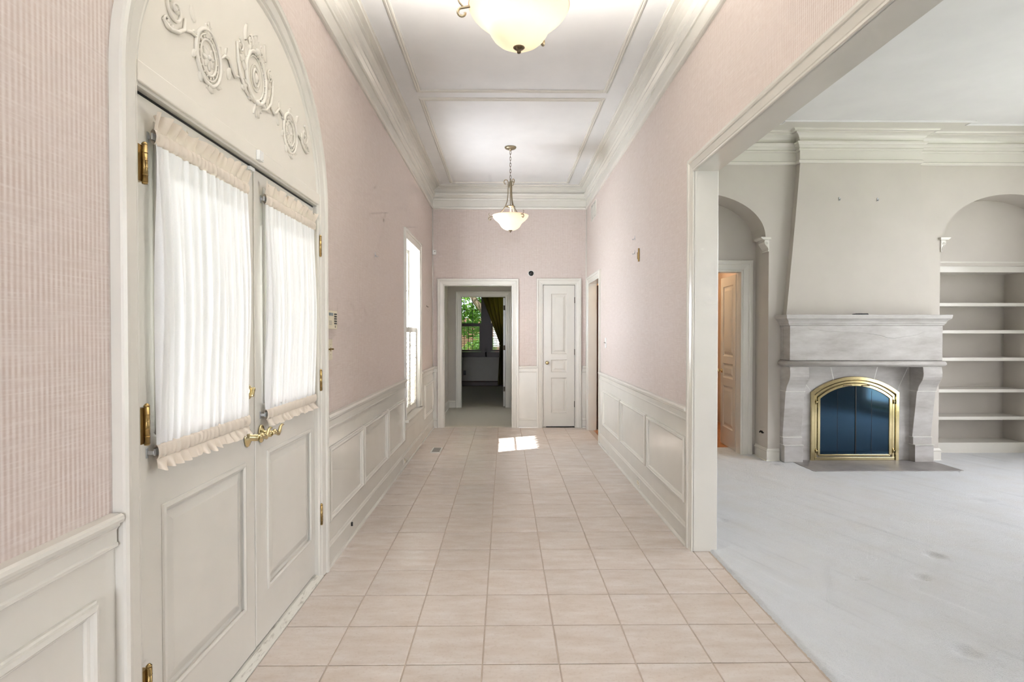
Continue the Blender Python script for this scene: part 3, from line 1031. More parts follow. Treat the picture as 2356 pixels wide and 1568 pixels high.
for sg in (-1, 1):
    mm = MB()
    spiral(mm, ACY + sg * 0.150, cz + 0.070, 0.030, 1.3, PI / 2, 0.0055, sg)
    mm.tube([T(ACY + sg * 0.178, cz + 0.07, 0.004), T(ACY + sg * 0.172, cz, 0.005), T(ACY + sg * 0.150, cz - 0.055, 0.005), T(ACY + sg * 0.105, cz - 0.095, 0.005), T(ACY + sg * 0.05, cz - 0.115, 0.005)], [0.004, 0.006, 0.007, 0.007, 0.005], 6)
    leafblob(mm, ACY + sg * 0.12, cz + 0.02, 0.2 if sg > 0 else PI - 0.2, 0.045, 0.014, 0.009)
    leafblob(mm, ACY + sg * 0.095, cz - 0.07, -0.6 if sg > 0 else PI + 0.6, 0.05, 0.016, 0.010)
    mm.build('side_scroll', 'tymp', root)
mm = MB()
for a in (-PI / 2, -PI / 2 - 0.4, -PI / 2 + 0.4):
    leafblob(mm, ACY, cz - 0.100, a, 0.068, 0.013, 0.010)
mm.ball(T(ACY, cz - 0.105, 0.007), 0.013, 10)
mm.build('pendant', 'tymp', root)

# ------------------------------------------------------------------ hall window with cafe shutters
win = thing('window_1', (XL, 6.845, 0.48), 'tall white hall window with cafe shutters, glaring with daylight', 'window', None, 'structure')
casing(6.345, 7.34, 2.45, LEFT, parent=win, b0=0.49)
WD = 0.15
MB().box(6.325, 6.345, 0.47, 2.47, -WD, 0.002, LEFT).box(7.34, 7.36, 0.47, 2.47, -WD, 0.002, LEFT).box(6.325, 7.36, 2.45, 2.47, -WD, 0.002, LEFT).build('jamb', 'trim', win)
MB().box(6.215, 7.47, 0.455, 0.485, -WD, 0.055, LEFT).build('sill', 'trim', win, 0.006)
MB().box(6.235, 7.45, 0.365, 0.455, 0, 0.018, LEFT).build('apron', 'trim', win, 0.004)
sash = MB()
for (b0, b1, h) in ((0.485, 1.48, -0.10), (1.44, 2.45, -0.13)):
    sash.box(6.345, 6.395, b0, b1, h - 0.03, h, LEFT).box(7.29, 7.34, b0, b1, h - 0.03, h, LEFT).box(6.395, 7.29, b0, b0 + 0.05, h - 0.03, h, LEFT).box(6.395, 7.29, b1 - 0.045, b1, h - 0.03, h, LEFT)
sash.build('sash', 'trim', win, 0.003)
mu = MB()
for yy in (6.695, 6.993):
    mu.box(yy - 0.009, yy + 0.009, 1.49, 2.405, -0.155, -0.135, LEFT)
mu.box(6.395, 7.29, 1.935, 1.953, -0.155, -0.135, LEFT)
mu.build('muntin', 'trim', win)
MB().box(6.395, 7.29, 1.49, 2.405, -0.148, -0.143, LEFT).build('glass_pane', 'glass', win)
MB().box(6.395, 7.29, 0.535, 1.435, -0.118, -0.113, LEFT).build('glass_pane', 'glass', win)
for i, (a0, a1) in enumerate(((6.350, 6.842), (6.846, 7.336))):
    sh = thing('cafe_shutter', (XL - 0.04, (a0 + a1) / 2, 0.486), 'white louvred cafe shutter in the hall window, the %s one' % ('nearer' if i == 0 else 'farther'), 'shutter', 'cafe shutters in the hall window')
    fr = MB()
    fr.box(a0, a0 + 0.04, 0.488, 1.488, -0.06, -0.035, LEFT).box(a1 - 0.04, a1, 0.488, 1.488, -0.06, -0.035, LEFT)
    fr.box(a0 + 0.04, a1 - 0.04, 0.488, 0.56, -0.06, -0.035, LEFT).box(a0 + 0.04, a1 - 0.04, 1.43, 1.488, -0.06, -0.035, LEFT)
    fr.build('shutter_frame', 'trim', sh, 0.002)
    MB().box((a0 + a1) / 2 - 0.006, (a0 + a1) / 2 + 0.006, 0.58, 1.42, -0.022, -0.012, LEFT).build('tilt_rod', 'trim', sh)
    src = None
    for k in range(18):
        z = 0.585 + k * 0.0478
        if src is None:
            q = math.radians(30)
            lm = MB().add([(XL - 0.0475 + 0.024 * math.cos(q) * sx_ - 0.0025 * math.sin(q) * sz_, y_, z + 0.024 * math.sin(q) * sx_ + 0.0025 * math.cos(q) * sz_) for sx_ in (-1, 1) for y_ in (a0 + 0.04, a1 - 0.04) for sz_ in (-1, 1)],
                          [(0, 1, 3, 2), (4, 6, 7, 5), (0, 4, 5, 1), (2, 3, 7, 6), (0, 2, 6, 4), (1, 5, 7, 3)])
            src = lm.build('louver', 'trim', sh, loc=(XL - 0.0475, (a0 + a1) / 2, z))
        else:
            o = bpy.data.objects.new('louver', src.data)
            link(o, sh, (XL - 0.0475, (a0 + a1) / 2, z))

# ------------------------------------------------------------------ closet door
CD = lambda a, b, h: (a, YF + 0.006 - h, b)
door3 = thing('door_3', (0.811, YF + 0.006, 0.014), 'narrow cream three-panel closet door in the end wall', 'door', None, 'structure')
ph = [(0.694, 0.934, 0.218, 0.749), (0.694, 0.934, 0.832, 1.019), (0.694, 0.934, 1.102, 2.008)]
leaf_mb(0.574, 1.047, 0.016, 2.137, ph, CD, 0.035).build('leaf', 'door', door3, 0.001)
for h in ph:
    panel_mb(*h, CD).build('panel', 'door', door3)
MB().box(0.69, 0.94, 0.2, 2.02, -0.036, -0.014, CD).build('panel_back', 'door', door3)
kn = MB().lathe([(0, 0), (0.026, 0), (0.027, -0.004), (0.012, -0.008), (0.010, -0.025), (0.022, -0.035), (0.026, -0.048), (0.020, -0.058), (0, -0.062)], (0.633, YF + 0.006, 0.973), 'Y', 20)
kn.build('door_knob', 'brass', door3)
for z in (1.912, 1.134, 0.352):
    MB().tube([(1.052, YF - 0.003, z - 0.045), (1.052, YF - 0.003, z + 0.045)], 0.006, 8).box(1.043, 1.052, YF - 0.002, YF + 0.006, z - 0.044, z + 0.044).build('hinge', 'darkmetal', door3)
m = MB().box(0.50, 1.12, YF + 0.125, YF + 0.20, -0.1, 2.4)
struct('wall_closet', m, 'soot_shade', 'black backing painted as the unlit closet inside, behind its door', 'wall')  # closet darkness put into a near-black box that also stops leaks

# ------------------------------------------------------------------ vestibule and dark room beyond the far doorway
VY = 10.96
m = MB().box(-1.2, XL + 0.012, YF + 0.12, VY + 0.1, -0.1, 2.9)
struct('wall_vestibule_left', m, 'wall_cream', 'cream left wall of the small vestibule beyond the doorway', 'wall')
m = MB().box(0.50, 0.62, YF + 0.2, 9.3, -0.1, 2.9).box(0.50, 0.62, 10.6, VY + 0.1, -0.1, 2.9).box(0.50, 0.62, 9.3, 10.6, -0.1, 0.7).box(0.50, 0.62, 9.3, 10.6, 2.3, 2.9)
struct('wall_vestibule_right', m, 'wall_cream', 'cream right wall of the small vestibule beyond the doorway', 'wall')
m = MB().box(-1.2, -0.84, VY, VY + 0.12, -0.1, 2.9).box(0.03, 0.62, VY, VY + 0.12, -0.1, 2.9).box(-0.84, 0.03, VY, VY + 0.12, 2.12, 2.9)
wv = struct('wall_vestibule_far', m, 'wall_cream', 'cream vestibule wall around the inner doorway', 'wall')
vw = thing('window_7', (0.56, 9.95, 0.7), 'added unseen side window brightening the small vestibule', 'window', None, 'structure')  # invented window, put in to brighten the vestibule
for y0_, y1_, z0_, z1_ in ((9.3, 9.36, 0.7, 2.3), (10.54, 10.6, 0.7, 2.3), (9.36, 10.54, 0.7, 0.76), (9.36, 10.54, 2.24, 2.3), (9.36, 10.54, 1.47, 1.53)):
    MB().box(0.54, 0.59, y0_, y1_, z0_, z1_).build('sash', 'trim', vw)
MB().box(0.562, 0.567, 9.36, 10.54, 0.76, 2.24).build('glass_pane', 'glass', vw)
VF = lambda a, b, h: (a, VY - h, b)
c = casing(-0.82, 0.01, 2.10, VF, 'trim_13', 'cream casing of the inner doorway to the dark room')
lining(-0.82, 0.01, 2.10, VF, 0.125, c)
m = MB().box(-1.2, 0.62, YF + 0.12, VY + 0.12, 2.75, 2.9)
struct('ceiling_vestibule', m, 'ceiling', 'white ceiling of the small vestibule', 'ceiling')
rail_run([[(-0.93, VY), (XL + 0.012, VY), (XL + 0.012, YF + 0.12)], [(0.5, VY), (0.12, VY)]], 'baseboard_vestibule', 'cream baseboard around the small vestibule', BASE, 'baseboard')
m = MB().box(-1.2, 0.62, YF + 0.02, VY + 0.06, -0.1, 0.012)
struct('floor_vestibule', m, 'carpet2', 'beige carpet on the floor of the vestibule', 'floor')
DY = 15.45
m = MB().box(-3.2, 2.2, VY + 0.06, DY, -0.1, 0.010)
struct('floor_dark_room', m, 'carpet2', 'beige carpet on the floor of the dark room', 'floor')
MB_ = MB
m = MB().box(-3.3, -3.2, VY, DY + 0.1, -0.1, 2.9)
struct('wall_dark_room_left', m, 'wall_cream', 'left wall of the dark room', 'wall')
m = MB().box(2.2, 2.3, VY, DY + 0.1, -0.1, 2.9)
struct('wall_dark_room_right', m, 'wall_cream', 'right wall of the dark room', 'wall')
m = MB().box(-3.3, -1.2, VY + 0.02, VY + 0.12, -0.1, 2.9).box(0.62, 2.3, VY + 0.02, VY + 0.12, -0.1, 2.9)
struct('wall_dark_room_near', m, 'wall_cream', 'near wall of the dark room', 'wall')
m = MB().box(-3.3, 2.3, VY + 0.1, DY + 0.1, 2.75, 2.9)
struct('ceiling_dark_room', m, 'ceiling', 'ceiling of the dark room', 'ceiling')
W2 = [(-1.34, -0.60), (-0.40, 0.34)]
m = MB()
m.box(-3.3, -1.34, DY, DY + 0.14, -0.1, 2.9).box(0.34, 2.3, DY, DY + 0.14, -0.1, 2.9).box(-0.60, -0.40, DY, DY + 0.14, 0.90, 2.45)
m.box(-1.34, 0.34, DY, DY + 0.14, -0.1, 0.90).box(-1.34, 0.34, DY, DY + 0.14, 2.45, 2.9)
struct('wall_dark_room_far', m, 'wall_cream', 'dim far wall of the dark room under the window', 'wall')
rail_run([[(2.2, DY), (-3.2, DY)]], 'baseboard_dark_room', 'dark wooden baseboard at the far end of the dark room', BASE, 'baseboard').data.materials[0] = MT['darkwood']
DFR = lambda a, b, h: (a, DY - h, b)
for i, (a0, a1) in enumerate(W2):
    w_ = thing('window_%d' % (2 + i), ((a0 + a1) / 2, DY, 0.9), 'dark wood framed window of the dark room, the %s one with a view of the garden' % ('left' if i == 0 else 'right'), 'window', None, 'structure')
    f_ = MB()
    f_.box(a0 - 0.105, a0 + 0.03, 0.82, 2.53, -0.06, 0.02, DFR).box(a1 - 0.03, a1 + 0.105, 0.82, 2.53, -0.06, 0.02, DFR).box(a0 + 0.03, a1 - 0.03, 2.42, 2.53, -0.06, 0.02, DFR)
    f_.box(a0 - 0.12, a1 + 0.12, 0.78, 0.92, -0.06, 0.045, DFR)
    f_.build('window_frame', 'darkwood', w_, 0.004)
    g_ = MB().box(a0 + 0.03, a1 - 0.03, 1.63, 1.68, -0.08, -0.03, DFR)
    g_.build('meeting_rail', 'darkwood', w_)
    mu = MB()
    for k in (1, 2):
        xx = a0 + 0.03 + (a1 - a0 - 0.06) * k / 3
        mu.box(xx - 0.007, xx + 0.007, 0.92, 2.42, -0.07, -0.05, DFR)
    for zz in (1.27, 2.03):
        mu.box(a0 + 0.03, a1 - 0.03, zz - 0.007, zz + 0.007, -0.07, -0.05, DFR)
    mu.build('muntin', 'darkwood', w_)
    MB().box(a0 + 0.03, a1 - 0.03, 0.92, 2.42, -0.063, -0.059, DFR).build('glass_pane', 'glass', w_)
    sh = thing('cafe_shutter', ((a0 + a1) / 2, DY, 0.92), 'dark wood louvred shutter in the %s garden window of the dark room' % ('left' if i == 0 else 'right'), 'shutter', 'louvred shutters in the dark room')
    fr = MB().box(a0 + 0.03, a0 + 0.075, 0.925, 1.66, -0.02, 0.0, DFR).box(a1 - 0.075, a1 - 0.03, 0.925, 1.66, -0.02, 0.0, DFR).box(a0 + 0.075, a1 - 0.075, 0.925, 0.975, -0.02, 0.0, DFR).box(a0 + 0.075, a1 - 0.075, 1.60, 1.66, -0.02, 0.0, DFR)
    fr.build('shutter_frame', 'darkwood', sh)
    MB().box((a0 + a1) / 2 - 0.008, (a0 + a1) / 2 + 0.008, 0.98, 1.6, 0.014, 0.024, DFR).build('tilt_rod', 'darkwood', sh)
    src = None
    for k in range(14):
        z = 1.00 + k * 0.0455
        if src is None:
            src = MB().box(a0 + 0.075, a1 - 0.075, DY - 0.014, DY + 0.034, z - 0.0025, z + 0.0025).build('louver', 'darkwood', sh, loc=((a0 + a1) / 2, DY + 0.01, z))
            src.rotation_euler.x = math.radians(-14)
        else:
            o = src.copy(); COL.objects.link(o)
            o.location = Vector(((a0 + a1) / 2, DY + 0.01, z)) - wl(sh)
# olive drape swept aside to the right
dr = thing('window_drape', (0.10, DY - 0.22, 0.02), 'olive gold drape swept aside over the dark room window', 'curtain')
mm = MB(); vs_, fs = [], []
nu, nv = 60, 50
for j in range(nv + 1):
    s = j / nv
    z = 2.60 - 2.55 * s
    if s < 0.58:
        k = s / 0.58
        left = -0.70 + (0.70 - 0.13) * (k ** 0.95)
        wdt = 1.10 * (1 - k) + 0.17 * k
    else:
        k = (s - 0.58) / 0.42
        left = -0.13 - 0.06 * k; wdt = 0.17 + 0.18 * k
    for i in range(nu + 1):
        u_ = i / nu
        vs_.append((left + wdt * u_, DY - 0.16 + 0.028 * math.sin(u_ * 44 + s * 1.5) + 0.012 * math.sin(u_ * 17), z))
for j in range(nv):
    for i in range(nu):
        a = j * (nu + 1) + i
        fs.append((a, a + 1, a + nu + 2, a + nu + 1))
mm.add(vs_, fs, True).build('drape_panel', 'drape', dr)
MB().tube([(-1.5, DY - 0.14, 2.62), (0.7, DY - 0.14, 2.62)], 0.015, 8).build('drape_rod', 'darkwood', dr)
MB().tube([(-0.14, DY - 0.21, 1.13), (-0.05, DY - 0.22, 1.11), (0.06, DY - 0.19, 1.14), (0.10, DY - 0.02, 1.20)], 0.014, 8).build('tie_back', 'drape', dr)
# inner door standing open into the dark room
ID = lambda a, b, h: (-0.030 - h, VY + 0.13 + a, b)
door4 = thing('door_4', (-0.03, VY + 0.13, 0.012), 'cream inner door standing open at the dark room doorway', 'door', None, 'structure')
ph = [(0.12, 0.70, 0.24, 0.75), (0.12, 0.70, 0.85, 1.03), (0.12, 0.70, 1.12, 1.98)]
leaf_mb(0, 0.82, 0.018, 2.09, ph, ID, 0.035).build('leaf', 'door', door4, 0.001)
for h in ph:
    panel_mb(*h, ID).build('panel', 'door', door4)
MB().box(0.11, 0.71, 0.2, 2.0, -0.036, -0.014, ID).build('panel_back', 'door', door4)
for z in (1.90, 1.14, 0.35):
    MB().box(-0.026, 0.006, VY + 0.112, VY + 0.129, z - 0.045, z + 0.045).build('hinge', 'darkmetal', door4)
m = MB().box(-1.105, -1.035, DY - 0.006, DY, 0.30, 0.42)
tag(m.build('dark_outlet', 'black', None, 0.002), 'black outlet plate on the dim wall of the dark room', 'outlet')

# ------------------------------------------------------------------ side room reached from the hall and from the living room
m = MB().box(LX0 - 0.07, 3.5, 6.83, 9.4, -0.1, 0.004)
struct('floor_side_room', m, 'oak', 'warm oak floor of the side room behind the living room door', 'floor')
m = MB().box(LX0 - 0.07, 3.5, 9.3, 9.4, -0.1, 2.8)
struct('wall_side_room_far', m, 'warmwall', 'warm lit far wall of the side room', 'wall')
m = MB().box(3.4, 3.5, 6.9, 9.4, -0.1, 2.8)
struct('wall_side_room_right', m, 'warmwall', 'warm lit right wall of the side room', 'wall')
m = MB().box(LX0 - 0.07, LX0, 8.45, 9.4, -0.1, 2.8).box(LX0 - 0.07, LX0, 6.80, 7.49, -0.1, 2.8).box(LX0 - 0.07, LX0, 7.49, 8.45, 2.15, 2.8)
struct('wall_side_room_left', m, 'warmwall', 'wall of the side room along the hall', 'wall')
m = MB().box(LX0 - 0.07, 3.5, 6.80, 9.4, 2.7, 2.8)
struct('ceiling_side_room', m, 'ceiling', 'ceiling of the side room', 'ceiling')
SRF = lambda a, b, h: (a, 9.3 - h, b)
casing(2.2, 3.1, 2.10, SRF, 'trim_14', 'cream casing inside the warm side room')
MB().box(2.2, 3.1, 0.01, 2.10, 0, 0.004, SRF).build('door_slab', 'door', bpy.data.objects['trim_14'])
lamp = thing('ceiling_lamp', (2.3, 8.0, 2.62), 'small warm ceiling lamp in the side room', 'lamp')
MB().lathe([(0, 0), (0.10, 0), (0.11, 0.02), (0.11, 0.08), (0, 0.08)], (2.3, 8.0, 2.62), 'Z', 20).build('lamp_base', 'brass_old', lamp)
ld = bpy.data.lights.new('side_room_bulb', 'POINT'); ld.energy = 22; ld.color = (1.0, 0.72, 0.45); ld.shadow_soft_size = 0.06
lo = bpy.data.objects.new('side_room_bulb', ld); lo.location = (2.3, 8.0, 2.5); COL.objects.link(lo)

# ------------------------------------------------------------------ living room shell
m = MB()
m.box(XR + 0.07, LX0, LYB - 0.1, OPY0 - 0.02, -0.1, ZC).box(XR + 0.07, LX0, OPY0 - 0.02, OPY1 + 0.02, OPZ + 0.02, ZC).box(XR + 0.07, LX0, OPY1 + 0.02, 6.90, -0.1, ZC)
struct('wall_living_left', m, 'wall_cream', 'cream living room wall beside the hall opening', 'wall')
m = MB()
m.box(LX0 - 0.07, 3.1, LYB - 0.14, LYB, -0.1, ZC).box(4.7, LX1 + 0.1, LYB - 0.14, LYB, -0.1, ZC)
for a0, a1 in ((3.1, 4.7),):
    m.box(a0, a1, LYB - 0.14, LYB, -0.1, 0.65).box(a0, a1, LYB - 0.14, LYB, 2.85, ZC)
struct('wall_living_back', m, 'wall_cream', 'cream living room wall with windows behind the camera', 'wall')
m = MB().box(LX1, LX1 + 0.12, LYB - 0.1, 2.45, -0.1, ZC).box(LX1, LX1 + 0.12, 5.35, 7.2, -0.1, ZC).box(LX1, LX1 + 0.12, 2.45, 5.35, 3.22, ZC).box(LX1, LX1 + 0.12, 2.45, 5.35, -0.1, 0.1)
struct('wall_living_right', m, 'wall_cream', 'cream right wall of the living room', 'wall')
m = MB().box(XR + 0.10, LX1 + 0.12, LYB - 0.14, LYF + 0.14, ZC, ZC + 0.15)
ceil2 = struct('ceiling_living', m, 'ceiling', 'pale grey white ceiling of the living room', 'ceiling')
for i, (a0, a1, y, z0, z1, mp_) in enumerate(((3.1, 4.7, LYB, 0.65, 2.85, None), (2.45, 5.35, LX1, 0.1, 3.22, 'X'), (-0.8, 0.94, YB, 0.45, 2.8, None))):
    w_ = thing('window_%d' % (4 + i), ((a0 + a1) / 2, y - 0.07, z0) if mp_ is None else (y + 0.05, (a0 + a1) / 2, z0), ['window behind the camera in the living room', 'glazed doors in the right wall of the living room', 'added unseen window at the hall end behind the camera, lighting the hall'][i], 'window', None, 'structure')  # the hall end window is added to carry fill light
    Q = (lambda a, h, b: (a, y - 0.05 - h, b)) if mp_ is None else (lambda a, h, b: (y + 0.03 + h, a, b))
    n_ = 2 if i != 1 else 4
    for k in range(n_ + 1):
        xx = a0 + 0.03 + (a1 - a0 - 0.06) * k / n_
        MB().box(xx - 0.03, xx + 0.03, 0, 0.05, z0, z1, Q).build('stile', 'trim', w_)
    for zz in ([z0 + 0.03, (z0 + z1) / 2, z1 - 0.03] if i != 1 else [z0 + 0.1, z0 + 0.65, z0 + 1.25, z0 + 1.85, z1 - 0.05]):
        MB().box(a0, a1, 0.005, 0.045, zz - 0.025, zz + 0.025, Q).build('rail', 'trim', w_)
    MB().box(a0, a1, 0.052, 0.058, z0, z1, Q).build('glass_pane', 'glass', w_)

# fireplace wall with two arched alcoves
ALC = [(LX0 - 0.02, 2.908, 2.130), (4.815, LX1 - 0.01, 5.596)]
AZ, AAX, AAB, AD = 2.472, 0.742, 0.482, 6.70


def alcove_arc(cx, n=40):
    return [(cx - AAX * math.cos(PI * k / n), AZ + AAB * math.sin(PI * k / n)) for k in range(n + 1)]


m = MB()
LF = lambda a, b, h: (a, LYF + h, b)
m.box(2.908, 4.815, LYF, LYF + 0.12, -0.1, ZC)
for a0, a1, cx in ALC:
    arc_ = alcove_arc(cx)
    full = [(a0, AZ)] + arc_ + [(a1, AZ)]
    n = len(full)
    vs_ = []
    for a, b in full:
        vs_ += [(a, LYF, b), (a, LYF, ZC), (a, AD, b), (a, AD, ZC)]
    fs = []
    for k in range(n - 1):
        q = 4 * k; r = 4 * (k + 1)
        fs.append((q, r, r + 1, q + 1)); fs.append((q + 2, q + 3, r + 3, r + 2)); fs.append((q, q + 2, r + 2, r)); fs.append((q + 1, r + 1, r + 3, q + 3))
    fs.append((0, 1, 3, 2)); fs.append((4 * (n - 1), 4 * (n - 1) + 2, 4 * (n - 1) + 3, 4 * (n - 1) + 1))
    m.add(vs_, fs)
m.box(2.908, 3.03, LYF + 0.12, AD, -0.1, AZ + 0.02).box(4.70, 4.815, LYF + 0.12, AD, -0.1, AZ + 0.02)
wall_fire = struct('wall_fireplace', m, 'wall_cream', 'cream fireplace wall with two arched alcoves', 'wall')
# backs of the alcoves
m = MB()
DO0, DO1, DOT = 2.12, 2.735, 2.125
m.box(LX0 - 0.05, DO0 - 0.02, AD, AD + 0.12, -0.1, 3.2).box(DO1 + 0.02, 3.0, AD, AD + 0.12, -0.1, 3.2).box(DO0 - 0.02, DO1 + 0.02, AD, AD + 0.12, DOT + 0.02, 3.2)
struct('wall_alcove_left', m, 'wall_cream', 'cream back wall of the left alcove around its door', 'wall')
m = MB().box(4.70, LX1 + 0.1, AD, AD + 0.05, 2.20, 3.2).box(4.70, LX1 + 0.1, 7.09, 7.2, -0.1, 2.3)
struct('wall_alcove_right', m, 'wall_cream', 'cream back wall of the right alcove above the bookcase', 'wall')
AF = lambda a, b, h: (a, AD - h, b)
c = casing(DO0, DO1, DOT, AF, 'trim_15', 'cream casing of the door in the left alcove', w=1.28)
lining(DO0, DO1, DOT, AF, 0.13, c)
rail_run([[(LX0, OPY1 + 0.1), (LX0, AD), (1.98, AD)][::-1], [(2.908 + 0.125, LYF), (2.908, LYF), (2.908, AD - 0.03)]], 'baseboard_living', 'cream baseboard around the left alcove of the living room', BASE, 'baseboard')
rail_run([[(LX1, LYB), (LX1, 2.40)], [(LX1, 5.40), (LX1, 6.70)]], 'baseboard_living_right', 'cream baseboard on the right wall of the living room', BASE, 'baseboard')
rail_run([[(4.815, LYF + 0.2), (4.815, LYF), (4.70, LYF)]], 'baseboard_pilaster', 'short cream baseboard between the fireplace and the bookcase', BASE, 'baseboard')

# living room crown with the jog over the chimney hood, and the flat band on the ceiling
bx0, bx1, byf = XC - 0.657, XC + 0.657, 6.285
pth = [(LX0, LYB), (LX1, LYB), (LX1, LYF), (bx1, LYF), (bx1, byf), (bx0, byf), (bx0, LYF), (LX0, LYF)]
m = MB().sweep(pth, CROWN, PLAN, closed=True)
struct('trim_16', m, 'trim', 'deep cream crown moulding around the living room, jogging over the fireplace', 'crown moulding')
m = MB().sweep(pth, [(0.12, 3.600), (0.305, 3.600), (0.305, ZC), (0.12, ZC)], PLAN, closed=True)
b_ = struct('trim_17', m, 'trim', 'flat cream band and bead on the living room ceiling', 'ceiling trim')
MB().sweep(pth, [(0.305, 3.600), (0.312, 3.594), (0.320, 3.594), (0.328, 3.600), (0.340, 3.602), (0.340, ZC), (0.305, ZC)], PLAN, closed=True).build('band_bead', 'ceiling', b_)

# corbels at the arch springing
def corbel(x, sg):
    root = MB()
    # side profile in X (towards the alcove) and Z, extruded through the wall depth
    pr = [(0, 0), (0.012, 0.0), (0.016, 0.012), (0.012, 0.022), (0.018, 0.040), (0.034, 0.062), (0.050, 0.085), (0.056, 0.105), (0.050, 0.122), (0.060, 0.130), (0, 0.130)]
    root.prism([(x + sg * a, 2.315 + b) for a, b in pr], LF, -0.012, 0.14)
    o = root.build('corbel', 'trim', wall_fire, 0.002)
    MB().prism([(x - sg * 0.014, 2.445), (x + sg * 0.072, 2.445), (x + sg * 0.095, 2.462), (x + sg * 0.098, 2.474), (x - sg * 0.014, 2.474)], LF, -0.028, 0.16).build('corbel_cap', 'trim', o, 0.002)
    sc = MB()
    for k in range(20):
        pass
    sc.tube([(x + sg * (0.030 + 0.018 * (1 - k / 22) * math.cos(k * 0.55)), LYF - 0.013, 2.405 + 0.018 * (1 - k / 22) * math.sin(k * 0.55)) for k in range(22)], 0.003, 6)
    sc.tube([(x + sg * 0.030, LYF - 0.013, 2.385), (x + sg * 0.016, LYF - 0.013, 2.36), (x + sg * 0.008, LYF - 0.013, 2.33)], 0.003, 6)
    sc.build('corbel_scroll', 'trim', o)


corbel(2.908, -1); corbel(4.815, 1)
corbel(LX0 + 0.002, 1)

# living room alcove door, open into the side room
ang = math.radians(4.5)
LDO = Vector((2.735, 6.845, 0))
ca, sa = math.cos(ang), math.sin(ang)
LD = lambda a, b, h: (LDO.x + a * sa - h * ca, LDO.y + a * ca + h * sa, b)
door5 = thing('door_5', (2.735, 6.845, 0.012), 'cream panelled door standing open in the left alcove of the living room', 'door', None, 'structure')
ph = [(0.10, 0.50, 0.24, 0.76), (0.10, 0.50, 0.86, 1.04), (0.10, 0.50, 1.13, 2.00)]
leaf_mb(0, 0.60, 0.015, 2.115, ph, LD, 0.035).build('leaf', 'door', door5, 0.001)
for h in ph:
    panel_mb(*h, LD).build('panel', 'door', door5)
MB().box(0.09, 0.51, 0.2, 2.03, -0.036, -0.014, LD).build('panel_back', 'door', door5)
for z in (1.905, 1.12, 0.34):
    MB().box(2.741, 2.762, 6.822, 6.843, z - 0.05, z + 0.05).tube([(2.764, 6.826, z - 0.05), (2.764, 6.826, z + 0.05)], 0.008, 8).build('hinge', 'brass_old', door5)
kx, ky, kz = LD(0.54, 0.94, 0)
MB().lathe([(0, 0), (0.027, 0), (0.027, -0.005), (0.010, -0.010), (0.010, -0.028), (0.024, -0.040), (0.024, -0.055), (0, -0.062)], (kx, ky, kz), 'X', 16).build('door_knob', 'brass', door5)

# ------------------------------------------------------------------ living room carpet with furniture dents
DENTS = [(2.723, 3.626, 0.048, 0.013), (2.402, 3.304, 0.045, 0.012), (2.045, 2.523, 0.050, 0.013), (4.024, 4.80, 0.055, 0.012), (2.044, 3.291, 0.030, 0.008), (1.649, 4.335, 0.035, 0.009), (1.45, 4.95, 0.03, 0.006)]
xs = []
x = 1.328
while x < LX1:
    xs.append(x); x += 0.016 if x < 3.0 else 0.05
xs.append(LX1)
ys = []
y = -2.0
while y < 7.1:
    ys.append(y); y += 0.05 if (y < 1.2 or y > 5.2) else 0.016
vs_, fs = [], []
rc = random.Random(5)
for jy, yy in enumerate(ys):
    for ix, xx in enumerate(xs):
        z = 0.012 + 0.0035 * math.sin(xx * 3.1 + yy * 2.3) * math.sin(yy * 1.7 - xx) + rc.uniform(-0.0011, 0.0011)
        if ix == 0: z = -0.006
        if 3.16 < xx < 4.69 and yy > 5.88: z = -0.006
        for (dx, dy_, r, dp) in DENTS:
            q = ((xx - dx) ** 2 + (yy - dy_) ** 2) / (r * r)
            if q < 4: z -= 1.35 * dp * math.exp(-q * q)
        vs_.append((xx + (rc.uniform(-0.004, 0.004) if ix < 3 else 0), yy, z))
nx_ = len(xs)
for j in range(len(ys) - 1):
    for i in range(nx_ - 1):
        a = j * nx_ + i
        fs.append((a, a + 1, a + nx_ + 1, a + nx_))
m = MB().add(vs_, fs, True)
carp = m.build('floor_carpet', 'carpet')
tag(carp, 'pale grey cut pile carpet of the living room with furniture dents', 'carpet', None, 'structure')
m = MB().box(1.33, LX1 + 0.1, LYB - 0.1, 7.2, -0.1, -0.03)
struct('floor_living', m, 'grout', 'subfloor under the living room carpet', 'floor')

# ------------------------------------------------------------------ chimney hood (tapered overmantel)
hood = []
for s in [k / 14 for k in range(15)]:
    z = 1.60 + (3.30 - 1.60) * s
    hw = 0.657 + (0.800 - 0.657) * (1 - s) ** 1.08
    hood.append((z, hw, 6.285 - 0.0 * s))
vs_, fs = [], []
for z, hw, yf in hood:
    vs_ += [(XC - hw, yf, z), (XC + hw, yf, z), (XC + hw, LYF + 0.02, z), (XC - hw, LYF + 0.02, z)]
for k in range(len(hood) - 1):
    for q in range(4):
        l = (q + 1) % 4
        fs.append((4 * k + q, 4 * k + l, 4 * k + 4 + l, 4 * k + 4 + q))
fs.append((0, 1, 2, 3)); fs.append(tuple(4 * (len(hood) - 1) + q for q in range(4)))
MB().add(vs_, fs).build('chimney_hood', 'wall_cream', wall_fire)
MB().box(bx0, bx1, byf, LYF + 0.02, 3.28, ZC).build('hood_top', 'wall_cream', wall_fire)
